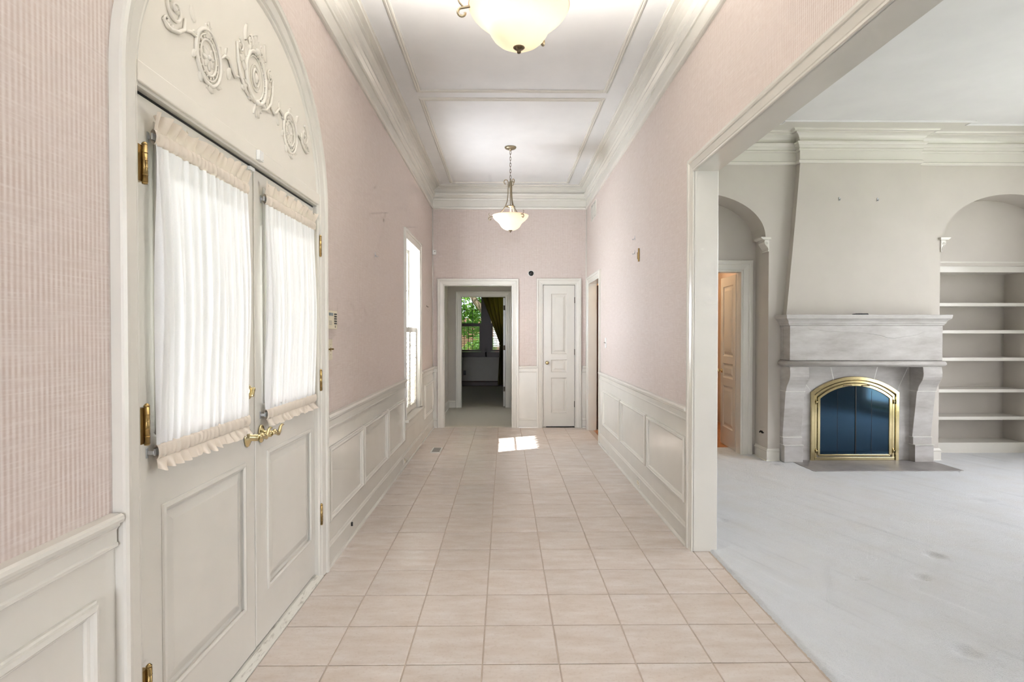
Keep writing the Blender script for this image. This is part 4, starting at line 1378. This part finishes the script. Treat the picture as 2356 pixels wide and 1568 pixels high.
for i, (xx, zz) in enumerate(((3.637, 2.875), (4.055, 2.871))):
    h_ = thing('picture_hook', (xx, 6.28, zz - 0.02), '%s of the two small steel hooks on the chimney hood' % ('left' if i == 0 else 'right'), 'hook', 'picture hooks on the chimney hood')
    MB().box(xx - 0.006, xx + 0.006, 6.281, 6.285, zz - 0.02, zz + 0.02).build('hook_plate', 'steel', h_, 0.001)
    MB().tube([(xx, 6.281, zz - 0.005), (xx + 0.003, 6.272, zz - 0.014), (xx + 0.004, 6.266, zz - 0.006), (xx + 0.003, 6.268, zz + 0.004)], 0.003, 6).build('hook_arm', 'steel', h_)

# ------------------------------------------------------------------ limestone mantel
man = thing('fireplace_mantel', (XC, 6.3, 0.0), 'carved grey limestone fireplace mantel with bracket legs', 'fireplace')
# shelf: moulded profile swept around three sides
SH = [(0, 1.500), (0.012, 1.502), (0.016, 1.516), (0.024, 1.524), (0.026, 1.536), (0.034, 1.552), (0.052, 1.568), (0.060, 1.574), (0.062, 1.590), (0.064, 1.600), (0.064, 1.614), (0, 1.614)]
core = 0.823
pt = [(XC + core, LYF), (XC + core, 6.160), (XC - core, 6.160), (XC - core, LYF)]
MB().sweep([(a, b) for a, b in pt], SH, PLAN).box(XC - core, XC + core, 6.160, LYF, 1.500, 1.614).build('mantel_shelf', 'stone', man, 0.002)
for a0 in (XC - core, XC + core - 0.055):
    MB().box(a0, a0 + 0.055, 6.30, LYF, 1.130, 1.500).build('frieze_return', 'stone', man, 0.003)
MB().box(XC - core + 0.0, XC + core, 6.155, 6.297, 1.130, 1.500).build('frieze_block', 'stone', man, 0.003)
TO = [(0, 1.060)] + [(0.030 * math.sin(PI * k / 10), 1.060 + 0.031 * (1 - math.cos(PI * k / 10))) for k in range(11)] + [(0, 1.126)]
MB().sweep([(a, b) for a, b in pt], TO, PLAN, smooth=True).box(XC - core, XC + core, 6.160, LYF, 1.056, 1.130).build('torus_band', 'stone', man)
# chiselled vein across the frieze
v_ = MB()
pts = [(-0.62, 1.462), (-0.40, 1.440), (-0.18, 1.430), (0.0, 1.420), (0.16, 1.395), (0.22, 1.372), (0.30, 1.362), (0.42, 1.380), (0.56, 1.405), (0.62, 1.430)]
v_.tube([(XC + a, 6.1555, b) for a, b in pts], [0.001, 0.0025, 0.003, 0.003, 0.004, 0.005, 0.004, 0.003, 0.003, 0.001], 6)
v_.build('frieze_fissure', 'stone', man)
LEGP = [(6.16, 1.056), (6.155, 1.02), (6.150, 0.985), (6.154, 0.95), (6.168, 0.915), (6.190, 0.885), (6.212, 0.860), (6.228, 0.83), (6.238, 0.795), (6.242, 0.790), (6.242, 0.786), (6.250, 0.785), (6.315, 0.282), (6.303, 0.280), (6.300, 0.200), (6.270, 0.197), (6.266, 0.012), (6.40, 0.012), (6.40, 1.056)]
for x0 in (3.045, 4.482):
    MB().prism([(a, b) for a, b in LEGP], lambda a, b, h, x0=x0: (x0 + h, a, b), 0, 0.207).build('leg', 'stone', man, 0.003)
for x0 in (3.045, 4.482):
    for yf, z0, z1 in ((6.238, 0.784, 0.789), (6.262, 0.194, 0.199), (6.298, 0.276, 0.282)):
        MB().box(x0 - 0.003, x0 + 0.210, yf, 6.40, z0, z1).build('leg_joint', 'mortar', man)
# surround stones between the legs, cut radially around the arched firebox
FR_S, FR_A, FR_HW = 0.767, 0.941, 0.489


def seg_arc(hw, s, a, n=20, x0=None, x1=None):
    r = (hw * hw + (a - s) ** 2) / (2 * (a - s)); zc = a - r
    out = []
    for k in range(n + 1):
        xx = (x0 if x0 is not None else -hw) + ((x1 if x1 is not None else hw) - (x0 if x0 is not None else -hw)) * k / n
        out.append((XC + xx, zc + math.sqrt(max(0, r * r - xx * xx))))
    return out


SU = lambda a, b, h: (a, 6.372 + h, b)
g = 0.0055
xl, xr = 3.235, 4.495
TOPZ = 1.060
stones = [
    [(3.60 + g, TOPZ), (4.127 - g, TOPZ)] + seg_arc(FR_HW, FR_S, FR_A, 10, -0.23 + g, 0.225 - g)[::-1],
    [(xl, TOPZ), (3.60 - g, TOPZ)] + seg_arc(FR_HW, FR_S, FR_A, 8, -0.475, -0.23 - g)[::-1] + [(xl, 0.975)],
    [(4.127 + g, TOPZ), (4.466, TOPZ)] + seg_arc(FR_HW, FR_S, FR_A, 8, 0.225 + g, 0.475)[::-1],
    [(xl, 0.975 - 2 * g), (XC - 0.475 - g, 0.778), (XC - FR_HW, FR_S), (XC - FR_HW, 0.012), (xl, 0.012)],
    [(4.466 + 2 * g, TOPZ), (xr, TOPZ), (xr, 0.012), (XC + FR_HW, 0.012), (XC + FR_HW, FR_S), (XC + 0.475 + g, 0.778)],
]
for poly in stones:
    MB().prism(poly, SU, -0.008, 0.05).build('surround_stone', 'stone', man, 0.0012)
MB().prism([(xl, TOPZ), (xr, TOPZ), (xr, 0.012), (XC + FR_HW, 0.012)] + seg_arc(FR_HW, FR_S, FR_A, 20)[::-1] + [(XC - FR_HW, 0.012), (xl, 0.012)], SU, -0.0065, 0.05).build('joint_mortar', 'mortar', man)

hearth = MB().box(3.148, 4.70, 5.865, 6.40, -0.05, 0.013)
tag(hearth.build('hearth_slab', 'hearth', None, 0.002), 'flat grey slate hearth slab in front of the fireplace', 'hearth')

# brass fire screen with arched glass doors
fs_ = thing('fire_screen', (XC, 6.34, 0.012), 'polished brass arched fire screen with blue tinted glass doors', 'fire screen')
FS = lambda a, b, h: (a, 6.366 - h, b)


def arch_frame(hw, sp, ap, bot, w, hgt, name, mat, prof=None):
    path = [(XC - hw, bot)] + seg_arc(hw, sp, ap, 24) + [(XC + hw, bot)]
    pr = prof or [(0, 0), (0, hgt * 0.7), (-0.004, hgt), (-w + 0.004, hgt), (-w, hgt * 0.7), (-w, 0)]
    return MB().sweep(path, pr, FS).build(name, mat, fs_)


arch_frame(0.489, 0.767, 0.941, 0.014, 0.040, 0.030, 'outer_frame', 'brass')
arch_frame(0.447, 0.735, 0.898, 0.040, 0.030, 0.016, 'inner_frame', 'brass')
arch_frame(0.415, 0.712, 0.866, 0.075, 0.032, 0.022, 'door_frame', 'brass')
MB().box(XC - 0.445, XC + 0.445, 6.345, 6.366, 0.014, 0.048).build('bottom_rail', 'brass', fs_, 0.003)
MB().box(XC - 0.400, XC + 0.400, 6.348, 6.366, 0.056, 0.082).build('bottom_rail', 'brass', fs_, 0.003)
gp = seg_arc(0.386, 0.695, 0.836, 24)
mid = XC + 0.012
for i in (0, 1):
    half = [q for q in gp if (q[0] < mid - 0.005 if i == 0 else q[0] > mid + 0.005)]
    poly = ([(XC - 0.386, 0.080)] + half + [(mid - 0.005, 0.836), (mid - 0.005, 0.080)]) if i == 0 else ([(mid + 0.005, 0.080), (mid + 0.005, 0.836)] + half + [(XC + 0.386, 0.080)])
    MB().prism(poly, FS, 0.004, 0.010).build('glass_door', 'fireglass', fs_)
MB().box(mid - 0.005, mid + 0.005, 6.350, 6.366, 0.056, 0.862).build('centre_gap', 'black', fs_)
for xx in (XC - 0.19, XC + 0.19):
    MB().box(xx - 0.0015, xx + 0.0015, 6.3545, 6.357, 0.082, 0.78).build('glass_joint', 'black', fs_)
for sg in (-1, 1):
    for z in (0.66, 0.12):
        MB().ball((XC + sg * 0.430, 6.338, z), 0.011, 10).tube([(XC + sg * 0.430, 6.345, z - 0.025), (XC + sg * 0.430, 6.345, z + 0.025)], 0.006, 8).build('hinge_knob', 'brass', fs_)
    MB().box(XC + 0.012 + sg * 0.10 - 0.045, XC + 0.012 + sg * 0.10 + 0.045, 6.338, 6.345, 0.838 - 0.004, 0.846).build('door_pull', 'bronze', fs_, 0.002)
m = MB().box(XC - 0.45, XC + 0.45, 6.372, 6.60, 0.0, 0.80)
struct('wall_firebox', m, 'soot_shade', 'sooty firebox behind the glass doors', 'wall')

# black remote on the mantel
rm = thing('remote_control', (3.845, 6.235, 1.614), 'thin black remote lying on the mantel shelf', 'remote')
MB().add([(3.765, 6.21, 1.6145), (3.925, 6.21, 1.6145), (3.925, 6.26, 1.6145), (3.765, 6.26, 1.6145), (3.772, 6.213, 1.627), (3.918, 6.213, 1.633), (3.918, 6.257, 1.633), (3.772, 6.257, 1.627)],
         [(0, 1, 2, 3), (4, 5, 6, 7), (0, 1, 5, 4), (1, 2, 6, 5), (2, 3, 7, 6), (3, 0, 4, 7)]).build('remote_body', 'black', rm, 0.003)
MB().box(3.80, 3.86, 6.225, 6.245, 1.629, 1.6335).build('button_pad', 'grille', rm)

dk = thing('door_6', (1.345, 8.44, 0.012), 'dark wooden door standing open past the right hall doorway', 'door', None, 'structure')
DKD = lambda a, b, h: (1.345 + a, 8.424 - h, b)
phk = [(0.12, 0.72, 0.24, 0.95), (0.12, 0.72, 1.10, 2.0)]
leaf_mb(0, 0.84, 0.015, 2.11, phk, DKD, 0.038).build('leaf', 'darkwood', dk)
for h in phk:
    panel_mb(*h, DKD).build('panel', 'darkwood', dk)
MB().box(0.11, 0.73, 0.2, 2.02, -0.038, -0.014, DKD).build('panel_back', 'darkwood', dk)
# black cable ends on the alcove side wall
cb = thing('cable_connector', (2.905, 6.50, 0.29), 'black cable connector poking out of the alcove side wall', 'cable')
MB().tube([(2.908, 6.50, 0.31), (2.885, 6.50, 0.315), (2.872, 6.495, 0.30)], [0.007, 0.009, 0.008], 8).build('plug', 'black', cb)
MB().tube([(2.908, 6.47, 0.30), (2.890, 6.468, 0.30), (2.876, 6.46, 0.315)], [0.007, 0.009, 0.008], 8).build('plug', 'black', cb)

# ------------------------------------------------------------------ bookcase in the right alcove
bc = thing('bookcase', (5.55, 6.85, 0.0), 'built-in cream bookcase with empty shelves in the right alcove', 'bookcase')
BX0, BX1 = 4.98, 6.125
for a0, a1 in ((BX0 - 0.03, BX0), (BX1, BX1 + 0.03)):
    MB().box(a0, a1, 6.74, 7.07, 0, 2.2).build('side_panel', 'wall_cream', bc)
for a0, a1 in ((4.80, BX0), (BX1, LX1 + 0.02)):
    MB().box(a0, a1, 6.735, 6.755, 0, 2.2).build('face_stile', 'trim', bc)
MB().box(BX0, BX1, 7.05, 7.07, 0, 2.2).build('back_panel', 'wall_cream', bc)
MB().box(BX0, BX1, 6.74, 7.05, 0.0, 0.132).build('plinth', 'trim', bc, 0.002)
src = None
for z in (1.772, 1.453, 1.131, 0.760, 0.438):
    if src is None:
        src = MB().box(BX0, BX1, 6.738, 7.05, z - 0.039, z).build('shelf', 'trim', bc, 0.002, loc=(5.55, 6.85, z))
    else:
        o = src.copy(); COL.objects.link(o); o.location = Vector((5.55, 6.85, z)) - wl(bc)
MB().box(BX0, BX1, 6.74, 7.05, 2.13, 2.15).build('top_panel', 'trim', bc)
CO = [(0, 2.128), (0.010, 2.128), (0.014, 2.136), (0.008, 2.142), (0.010, 2.150), (0.016, 2.200), (0.020, 2.222), (0.034, 2.230), (0.040, 2.240), (0.040, 2.250), (0, 2.250)]
MB().sweep([(LX1, 6.735), (4.80, 6.735)], [(o - 0.0, h) for o, h in CO], PLAN).box(4.80, LX1, 6.72, 6.80, 2.129, 2.248).build('cornice', 'trim', bc)

# ------------------------------------------------------------------ pendants
def pendant(cx, cy, bulbs, up):
    root = thing('pendant_light', (cx, cy, ZC), '', 'ceiling light', 'alabaster bowl pendants in the hall')
    MB().lathe([(0, 0), (0.068, 0), (0.069, -0.008), (0.060, -0.020), (0.040, -0.028), (0.014, -0.032), (0.010, -0.046), (0, -0.048)], (cx, cy, ZC), 'Z', 28).build('canopy', 'pewter', root)
    # chain
    zt, zb = ZC - 0.046, 3.235
    nl = 9
    step = (zt - zb) / nl
    ch = MB()
    for k in range(nl):
        zc = zt - step * (k + 0.5)
        pts = []
        for q in range(14):
            a = 2 * PI * q / 14
            w_ = 0.0085 * math.cos(a); h_ = (step * 0.5 + 0.006) * math.sin(a)
            pts.append((cx + w_, cy, zc + h_) if k % 2 == 0 else (cx, cy + w_, zc + h_))
        ch.tube(pts, 0.0026, 6, closed=True)
    ch.build('chain', 'bronze', root)
    hub = MB().lathe([(0, 3.24), (0.006, 3.238), (0.010, 3.225), (0.007, 3.21), (0.014, 3.20), (0.018, 3.185), (0.020, 3.15), (0.016, 3.13), (0.008, 3.125), (0.006, 3.0), (0.005, 2.93), (0.020, 2.92), (0.055, 2.912), (0.056, 2.906), (0.010, 2.900), (0.006, 2.64), (0, 2.64)], (cx, cy, 0), 'Z', 18)
    hub.build('stem', 'pewter', root)
    for aa in (math.radians(186), math.radians(306), math.radians(62)):
        def P(r, z, off=0.0):
            return (cx + r * math.cos(aa) - off * math.sin(aa), cy + r * math.sin(aa) + off * math.cos(aa), z)
        pts = []
        for k in range(12):            # upper curl
            s = k / 11
            th = PI * 1.45 * (1 - s)
            pts.append(P(0.058 - 0.024 * math.cos(th) - 0.006, 3.195 + 0.026 * math.sin(th)))
        for r_, z_ in ((0.027, 3.165), (0.027, 3.12), (0.028, 3.07), (0.031, 3.02), (0.040, 2.965), (0.058, 2.915), (0.088, 2.865), (0.128, 2.825), (0.172, 2.800), (0.215, 2.786), (0.240, 2.780)):
            pts.append(P(r_, z_))
        for k in range(1, 12):          # lower curl
            s = k / 11
            th = PI / 2 - PI * 1.5 * s
            q = 0.020 * (1 - 0.35 * s)
            pts.append(P(0.240 + q * math.cos(th), 2.760 + q * math.sin(th)))
        MB().tube(pts, 0.0058, 8).build('arm', 'pewter', root)
        MB().tube([P(0.232, 2.78), P(0.250, 2.800), P(0.258, 2.815), P(0.250, 2.826), P(0.240, 2.822)], [0.004, 0.004, 0.0035, 0.003, 0.0025], 6).build('arm_tendril', 'pewter', root)
    prof = [(0.006, 2.628), (0.035, 2.629), (0.062, 2.636), (0.088, 2.650), (0.108, 2.668), (0.121, 2.688), (0.128, 2.704), (0.136, 2.712), (0.141, 2.720), (0.150, 2.726), (0.158, 2.735), (0.170, 2.743), (0.186, 2.757), (0.200, 2.773), (0.209, 2.788), (0.212, 2.800)]
    bowl = MB().lathe(prof, (cx, cy, 0), 'Z', 64).build('glass_bowl', 'lampglass', root)
    MB().tube([(cx + 0.2115 * math.cos(2 * PI * k / 64), cy + 0.2115 * math.sin(2 * PI * k / 64), 2.801) for k in range(64)], 0.003, 6, closed=True).build('bowl_rim', 'lampglass', bowl)
    MB().lathe([(0, 2.634), (0.024, 2.632), (0.025, 2.627), (0.018, 2.621), (0.008, 2.617), (0.009, 2.611), (0.0075, 2.605), (0, 2.602)], (cx, cy, 0), 'Z', 18).build('finial', 'bronze', root)
    for i, (bx_, by_, pw) in enumerate(bulbs):
        MB().ball((cx + bx_, cy + by_, 2.745), 0.020, 12, 1, 1, 1.3).build('bulb', 'white', root)
        ld = bpy.data.lights.new('pendant_bulb', 'POINT'); ld.energy = pw; ld.color = (1.0, 0.91, 0.79); ld.shadow_soft_size = 0.024
        lo = bpy.data.objects.new('pendant_bulb', ld); lo.location = (cx + bx_, cy + by_, 2.782); COL.objects.link(lo)
    # added spot above the bowl, brightening the hall by bounce off the ceiling
    ld = bpy.data.lights.new('added_uplight', 'SPOT'); ld.energy = up; ld.color = (1.0, 0.965, 0.915); ld.shadow_soft_size = 0.05
    ld.spot_size = math.radians(150); ld.spot_blend = 0.5
    lo = bpy.data.objects.new('added_uplight', ld); lo.location = (cx + 0.03, cy - 0.03, 2.815); lo.rotation_euler = (PI, 0, 0); COL.objects.link(lo)
    return root


p1 = pendant(0.060, 2.475, ((-0.062, -0.045, 1.1), (0.070, 0.010, 0.6), (0.0, 0.075, 0.4)), 430)
p1['label'] = 'large near pendant with an alabaster glass bowl, cut off by the top edge'
p2 = pendant(0.066, 6.860, ((-0.062, -0.045, 0.9), (0.070, 0.010, 0.9), (0.0, 0.075, 0.9)), 0.6)
p2['label'] = 'complete bowl pendant on a chain before the far doors'

# ------------------------------------------------------------------ small fittings of the hall
kp = thing('alarm_keypad', (XL, 3.575, 1.44), 'almond alarm keypad with a grey screen beside the entry doors', 'keypad')
MB().box(3.475, 3.676, 1.445, 1.558, 0, 0.026, LEFT).build('keypad_case', 'almond', kp, 0.004)
MB().box(3.500, 3.585, 1.525, 1.543, 0.026, 0.0275, LEFT).build('screen', 'screen', kp)
for k in range(5):
    MB().box(3.610, 3.655, 1.532 - k * 0.0145, 1.541 - k * 0.0145, 0.026, 0.030, LEFT).build('button', 'black', kp, 0.001)
for k in range(4):
    MB().box(3.505, 3.560, 1.470 + k * 0.007, 1.473 + k * 0.007, 0.026, 0.0268, LEFT).build('speaker_slot', 'grille', kp)
MB().box(3.625, 3.632, 1.452, 1.466, 0.026, 0.0275, LEFT).build('indicator', 'black', kp)


def switch(mp, a0, a1, b0, b1, toggles, label, mat='almond', tm='brass_old'):
    r = thing('light_switch', mp((a0 + a1) / 2, b0, 0), label, 'light switch')
    MB().box(a0, a1, b0, b1, 0, 0.006, mp).build('switch_plate', mat, r, 0.002)
    zc = (b0 + b1) / 2
    for a in toggles:
        MB().box(a - 0.005, a + 0.005, zc - 0.012, zc + 0.012, 0.006, 0.009, mp).box(a - 0.004, a + 0.004, zc - 0.002, zc + 0.008, 0.006, 0.026, mp).build('toggle', tm, r, 0.001)
        for dz in (-0.03, 0.03):
            MB().box(a - 0.002, a + 0.002, zc + dz - 0.002, zc + dz + 0.002, 0.006, 0.0072, mp).build('screw', tm, r)
    return r


switch(LEFT, 3.503, 3.637, 1.254, 1.381, (3.548, 3.600), 'almond double switch plate with brass toggles beside the entry doors')
switch(RIGHT, 6.985, 7.060, 1.240, 1.362, (7.022,), 'single almond switch plate on the right wall near the far doorway', 'white', 'grille')


def outlet(mp, a0, a1, b0, b1, h0, label):
    r = thing('wall_outlet', mp((a0 + a1) / 2, b0, h0), label, 'outlet')
    MB().box(a0, a1, b0, b1, h0, h0 + 0.006, mp).build('outlet_plate', 'trim', r, 0.002)
    am = (a0 + a1) / 2
    for q in (-0.022, 0.022):
        MB().box(am + q - 0.016, am + q + 0.016, (b0 + b1) / 2 - 0.016, (b0 + b1) / 2 + 0.016, h0 + 0.006, h0 + 0.008, mp).build('receptacle', 'almond', r, 0.002)
        MB().box(am + q - 0.006, am + q - 0.004, (b0 + b1) / 2 - 0.006, (b0 + b1) / 2 + 0.006, h0 + 0.008, h0 + 0.0085, mp).box(am + q + 0.004, am + q + 0.006, (b0 + b1) / 2 - 0.006, (b0 + b1) / 2 + 0.006, h0 + 0.008, h0 + 0.0085, mp).build('slot', 'black', r)


outlet(LEFT, 6.095, 6.205, 0.036, 0.104, 0.018, 'cream outlet in the left baseboard below the hall window')
outlet(RIGHT, 5.150, 5.265, 0.034, 0.106, 0.018, 'cream outlet in the right baseboard of the hall')
m = MB().box(4.010, 4.020, 0.084, 0.112, 0.014, 0.030, LEFT)
tag(m.build('door_stop', 'black', None, 0.002), 'tiny black bumper on the left baseboard near the entry', 'bumper')

# floor register
fv = thing('floor_register', (-0.83, 7.02, 0.0), 'small white floor register in the tile by the left wall', 'vent')
MB().box(-0.89, -0.765, 6.865, 7.18, 0.0, 0.004).build('register_frame', 'white', fv, 0.002)
for k in range(13):
    yy = 6.905 + k * 0.0195
    MB().box(-0.872, -0.783, yy, yy + 0.009, 0.004, 0.0065).build('register_bar', 'grille', fv)
# wall return grille high on the right wall
wv_ = thing('wall_grille', (XR, 7.99, 2.995), 'white louvred air grille high on the right wall by the crown', 'vent')
MB().sweep([(7.80, 3.01), (8.19, 3.01), (8.19, 3.19), (7.80, 3.19)], [(0, 0), (0, 0.008), (-0.018, 0.008), (-0.022, 0.003), (-0.022, 0)][::-1], RIGHT, closed=True).build('grille_frame', 'trim', wv_)
MB().box(7.80, 8.19, 3.01, 3.19, 0.0, 0.002, RIGHT).build('grille_back', 'darkmetal', wv_)
MB().box(7.985, 8.005, 3.01, 3.19, 0.002, 0.008, RIGHT).build('grille_mullion', 'trim', wv_)
for k in range(8):
    b0 = 3.022 + k * 0.0205
    for a0, a1 in ((7.806, 7.985), (8.005, 8.184)):
        MB().add([RIGHT(a0, b0, 0.002), RIGHT(a1, b0, 0.002), RIGHT(a1, b0 + 0.007, 0.010), RIGHT(a0, b0 + 0.007, 0.010), RIGHT(a0, b0 + 0.003, 0.001), RIGHT(a1, b0 + 0.003, 0.001), RIGHT(a1, b0 + 0.009, 0.008), RIGHT(a0, b0 + 0.009, 0.008)],
                 [(0, 1, 2, 3), (4, 5, 6, 7), (0, 1, 5, 4), (1, 2, 6, 5), (2, 3, 7, 6), (3, 0, 4, 7)]).build('grille_blade', 'trim', wv_)

# round black opening with a white rim on the end wall
rn = thing('round_sensor', (0.394, YF, 2.27), 'small round black disc with a white rim above the closet door', 'sensor')
MB().lathe([(0.036, 0), (0.045, 0), (0.046, -0.008), (0.041, -0.012), (0.038, -0.010)], (0.394, YF, 2.311), 'Y', 28).build('sensor_rim', 'white', rn)
MB().lathe([(0, -0.008), (0.039, -0.008), (0.039, 0)], (0.394, YF, 2.311), 'Y', 28).build('sensor_face', 'black', rn)
ms = thing('motion_sensor', (-1.045, YF, 2.58), 'small white motion sensor in the far left corner', 'sensor')
MB().box(-1.078, -1.022, YF - 0.05, YF, 2.585, 2.655).build('sensor_case', 'white', ms, 0.006)
MB().ball((-1.040, YF - 0.050, 2.63), 0.008, 8).build('sensor_lens', 'grille', ms)


def wall_hook(mp, a, b, label, mat='steel', s=1.0):
    r = thing('picture_hook', mp(a, b - 0.02, 0), label, 'hook')
    MB().box(a - 0.006, a + 0.006, b - 0.02 * s, b + 0.02 * s, 0, 0.003, mp).build('hook_plate', mat, r)
    MB().tube([mp(a, b, 0.003), mp(a, b - 0.012, 0.012), mp(a, b - 0.018, 0.020), mp(a, b - 0.008, 0.026)], 0.003, 6).build('hook_arm', mat, r)


wall_hook(LEFT, 4.867, 2.072, 'lone picture hook on the left wall between the doors and the window')
wall_hook(RIGHT, 5.462, 2.313, 'upper of the two picture hooks on the right wall')
wall_hook(RIGHT, 5.462, 2.176, 'lower of the two picture hooks on the right wall')
wall_hook(LEFT, 8.05, 1.793, 'tiny nail hook on the left wall past the hall window', 'bronze', 0.5)
hb = thing('brass_hanger', (XR, 5.29, 2.07), 'pair of upright brass hanger strips on the right wall', 'hanger')
MB().box(5.272, 5.288, 2.070, 2.190, 0, 0.014, RIGHT).build('long_strip', 'brass_old', hb, 0.002)
MB().box(5.322, 5.336, 2.098, 2.160, 0, 0.010, RIGHT).build('short_strip', 'brass_old', hb, 0.002)

# ------------------------------------------------------------------ outdoors: ground, eave with dentils, garden behind the far window
m = MB().box(-60, 60, -40, 80, -0.4, -0.15)
struct('ground', m, 'lawn', 'lawn outside the house', 'lawn')
m = MB().box(-4.2, XL - 0.17, -1, 10, -0.15, -0.03)
struct('porch', m, 'stonegrey', 'pale stone walk outside the entry', 'walk')
ev = thing('roof_eave', (-1.6, 4.0, 3.38), 'pale eave with dentils outside above the hall window', 'eave', None, 'structure')
MB().box(-1.95, XL - 0.17, 5.2, 9.2, 3.38, 3.60).build('soffit', 'stonegrey', ev)
srcm = None
for k in range(27):
    yy = 5.22 + k * 0.146
    if srcm is None:
        srcm = MB().box(-1.95, -1.88, yy, yy + 0.075, 3.335, 3.38).build('dentil', 'stonegrey', ev, loc=(-1.915, yy, 3.36))
    else:
        o = srcm.copy(); COL.objects.link(o); o.location = Vector((-1.915, yy, 3.36)) - wl(ev)


def leaf_cloud(centers, n, size, seed):
    rnd = random.Random(seed)
    mm = MB()
    for _ in range(n):
        cx, cy, cz, r = rnd.choice(centers)
        while True:
            q = Vector((rnd.uniform(-1, 1), rnd.uniform(-1, 1), rnd.uniform(-1, 1)))
            if q.length < 1: break
        p_ = Vector((cx, cy, cz)) + q * r
        a = Vector((rnd.gauss(0, 1), rnd.gauss(0, 1), rnd.gauss(0, 1))).normalized()
        b_ = a.cross(Vector((rnd.gauss(0, 1), rnd.gauss(0, 1), rnd.gauss(0, 1)))).normalized()
        s = size * rnd.uniform(0.6, 1.3)
        mm.add([p_ - a * s, p_ + b_ * s * 0.45, p_ + a * s, p_ - b_ * s * 0.45], [(0, 1, 2, 3)])
    return mm


tr_ = thing('garden_tree', (0.2, 21.5, -0.15), 'leafy tree with a slanting trunk seen through the far window', 'tree')
MB().tube([(0.5, 21.5, -0.15), (0.15, 21.5, 0.9), (-0.4, 21.5, 1.8), (-1.1, 21.6, 2.6), (-1.6, 21.8, 3.6)], [0.22, 0.18, 0.15, 0.12, 0.08], 10).tube([(-0.4, 21.5, 1.8), (-0.5, 21.3, 2.6), (-0.2, 21.2, 3.6)], [0.1, 0.08, 0.05], 8).build('trunk', 'bark', tr_)
leaf_cloud([(-1.6, 22.0, 3.2, 1.1), (-0.3, 22.0, 3.0, 0.9), (-2.4, 21.6, 2.4, 0.9), (0.4, 21.8, 2.6, 0.8), (-1.2, 22.4, 1.9, 0.7)], 3800, 0.10, 1).build('foliage', 'leaf', tr_)
for i, (bx_, by_, r) in enumerate(((-2.6, 19.5, 0.72), (-0.9, 19.8, 0.7), (0.8, 19.6, 0.72))):
    bs = thing('garden_bush', (bx_, by_, -0.15), ['left of the green bushes outside the far window', 'middle of the green bushes outside the far window', 'right of the green bushes outside the far window'][i], 'bush', 'bushes outside the far window')
    leaf_cloud([(bx_, by_, 0.55, r), (bx_ + 0.2, by_, 1.0, r * 0.6)], 1600, 0.07, 20 + i).build('foliage', 'leaf', bs)
    MB().tube([(bx_, by_, -0.15), (bx_, by_, 0.6)], 0.04, 6).build('stem', 'bark', bs)
m = MB().box(-14, 14, 30, 30.4, -0.2, 2.2)
struct('wall_garden', m, 'brick', 'low brick garden wall far outside', 'wall')
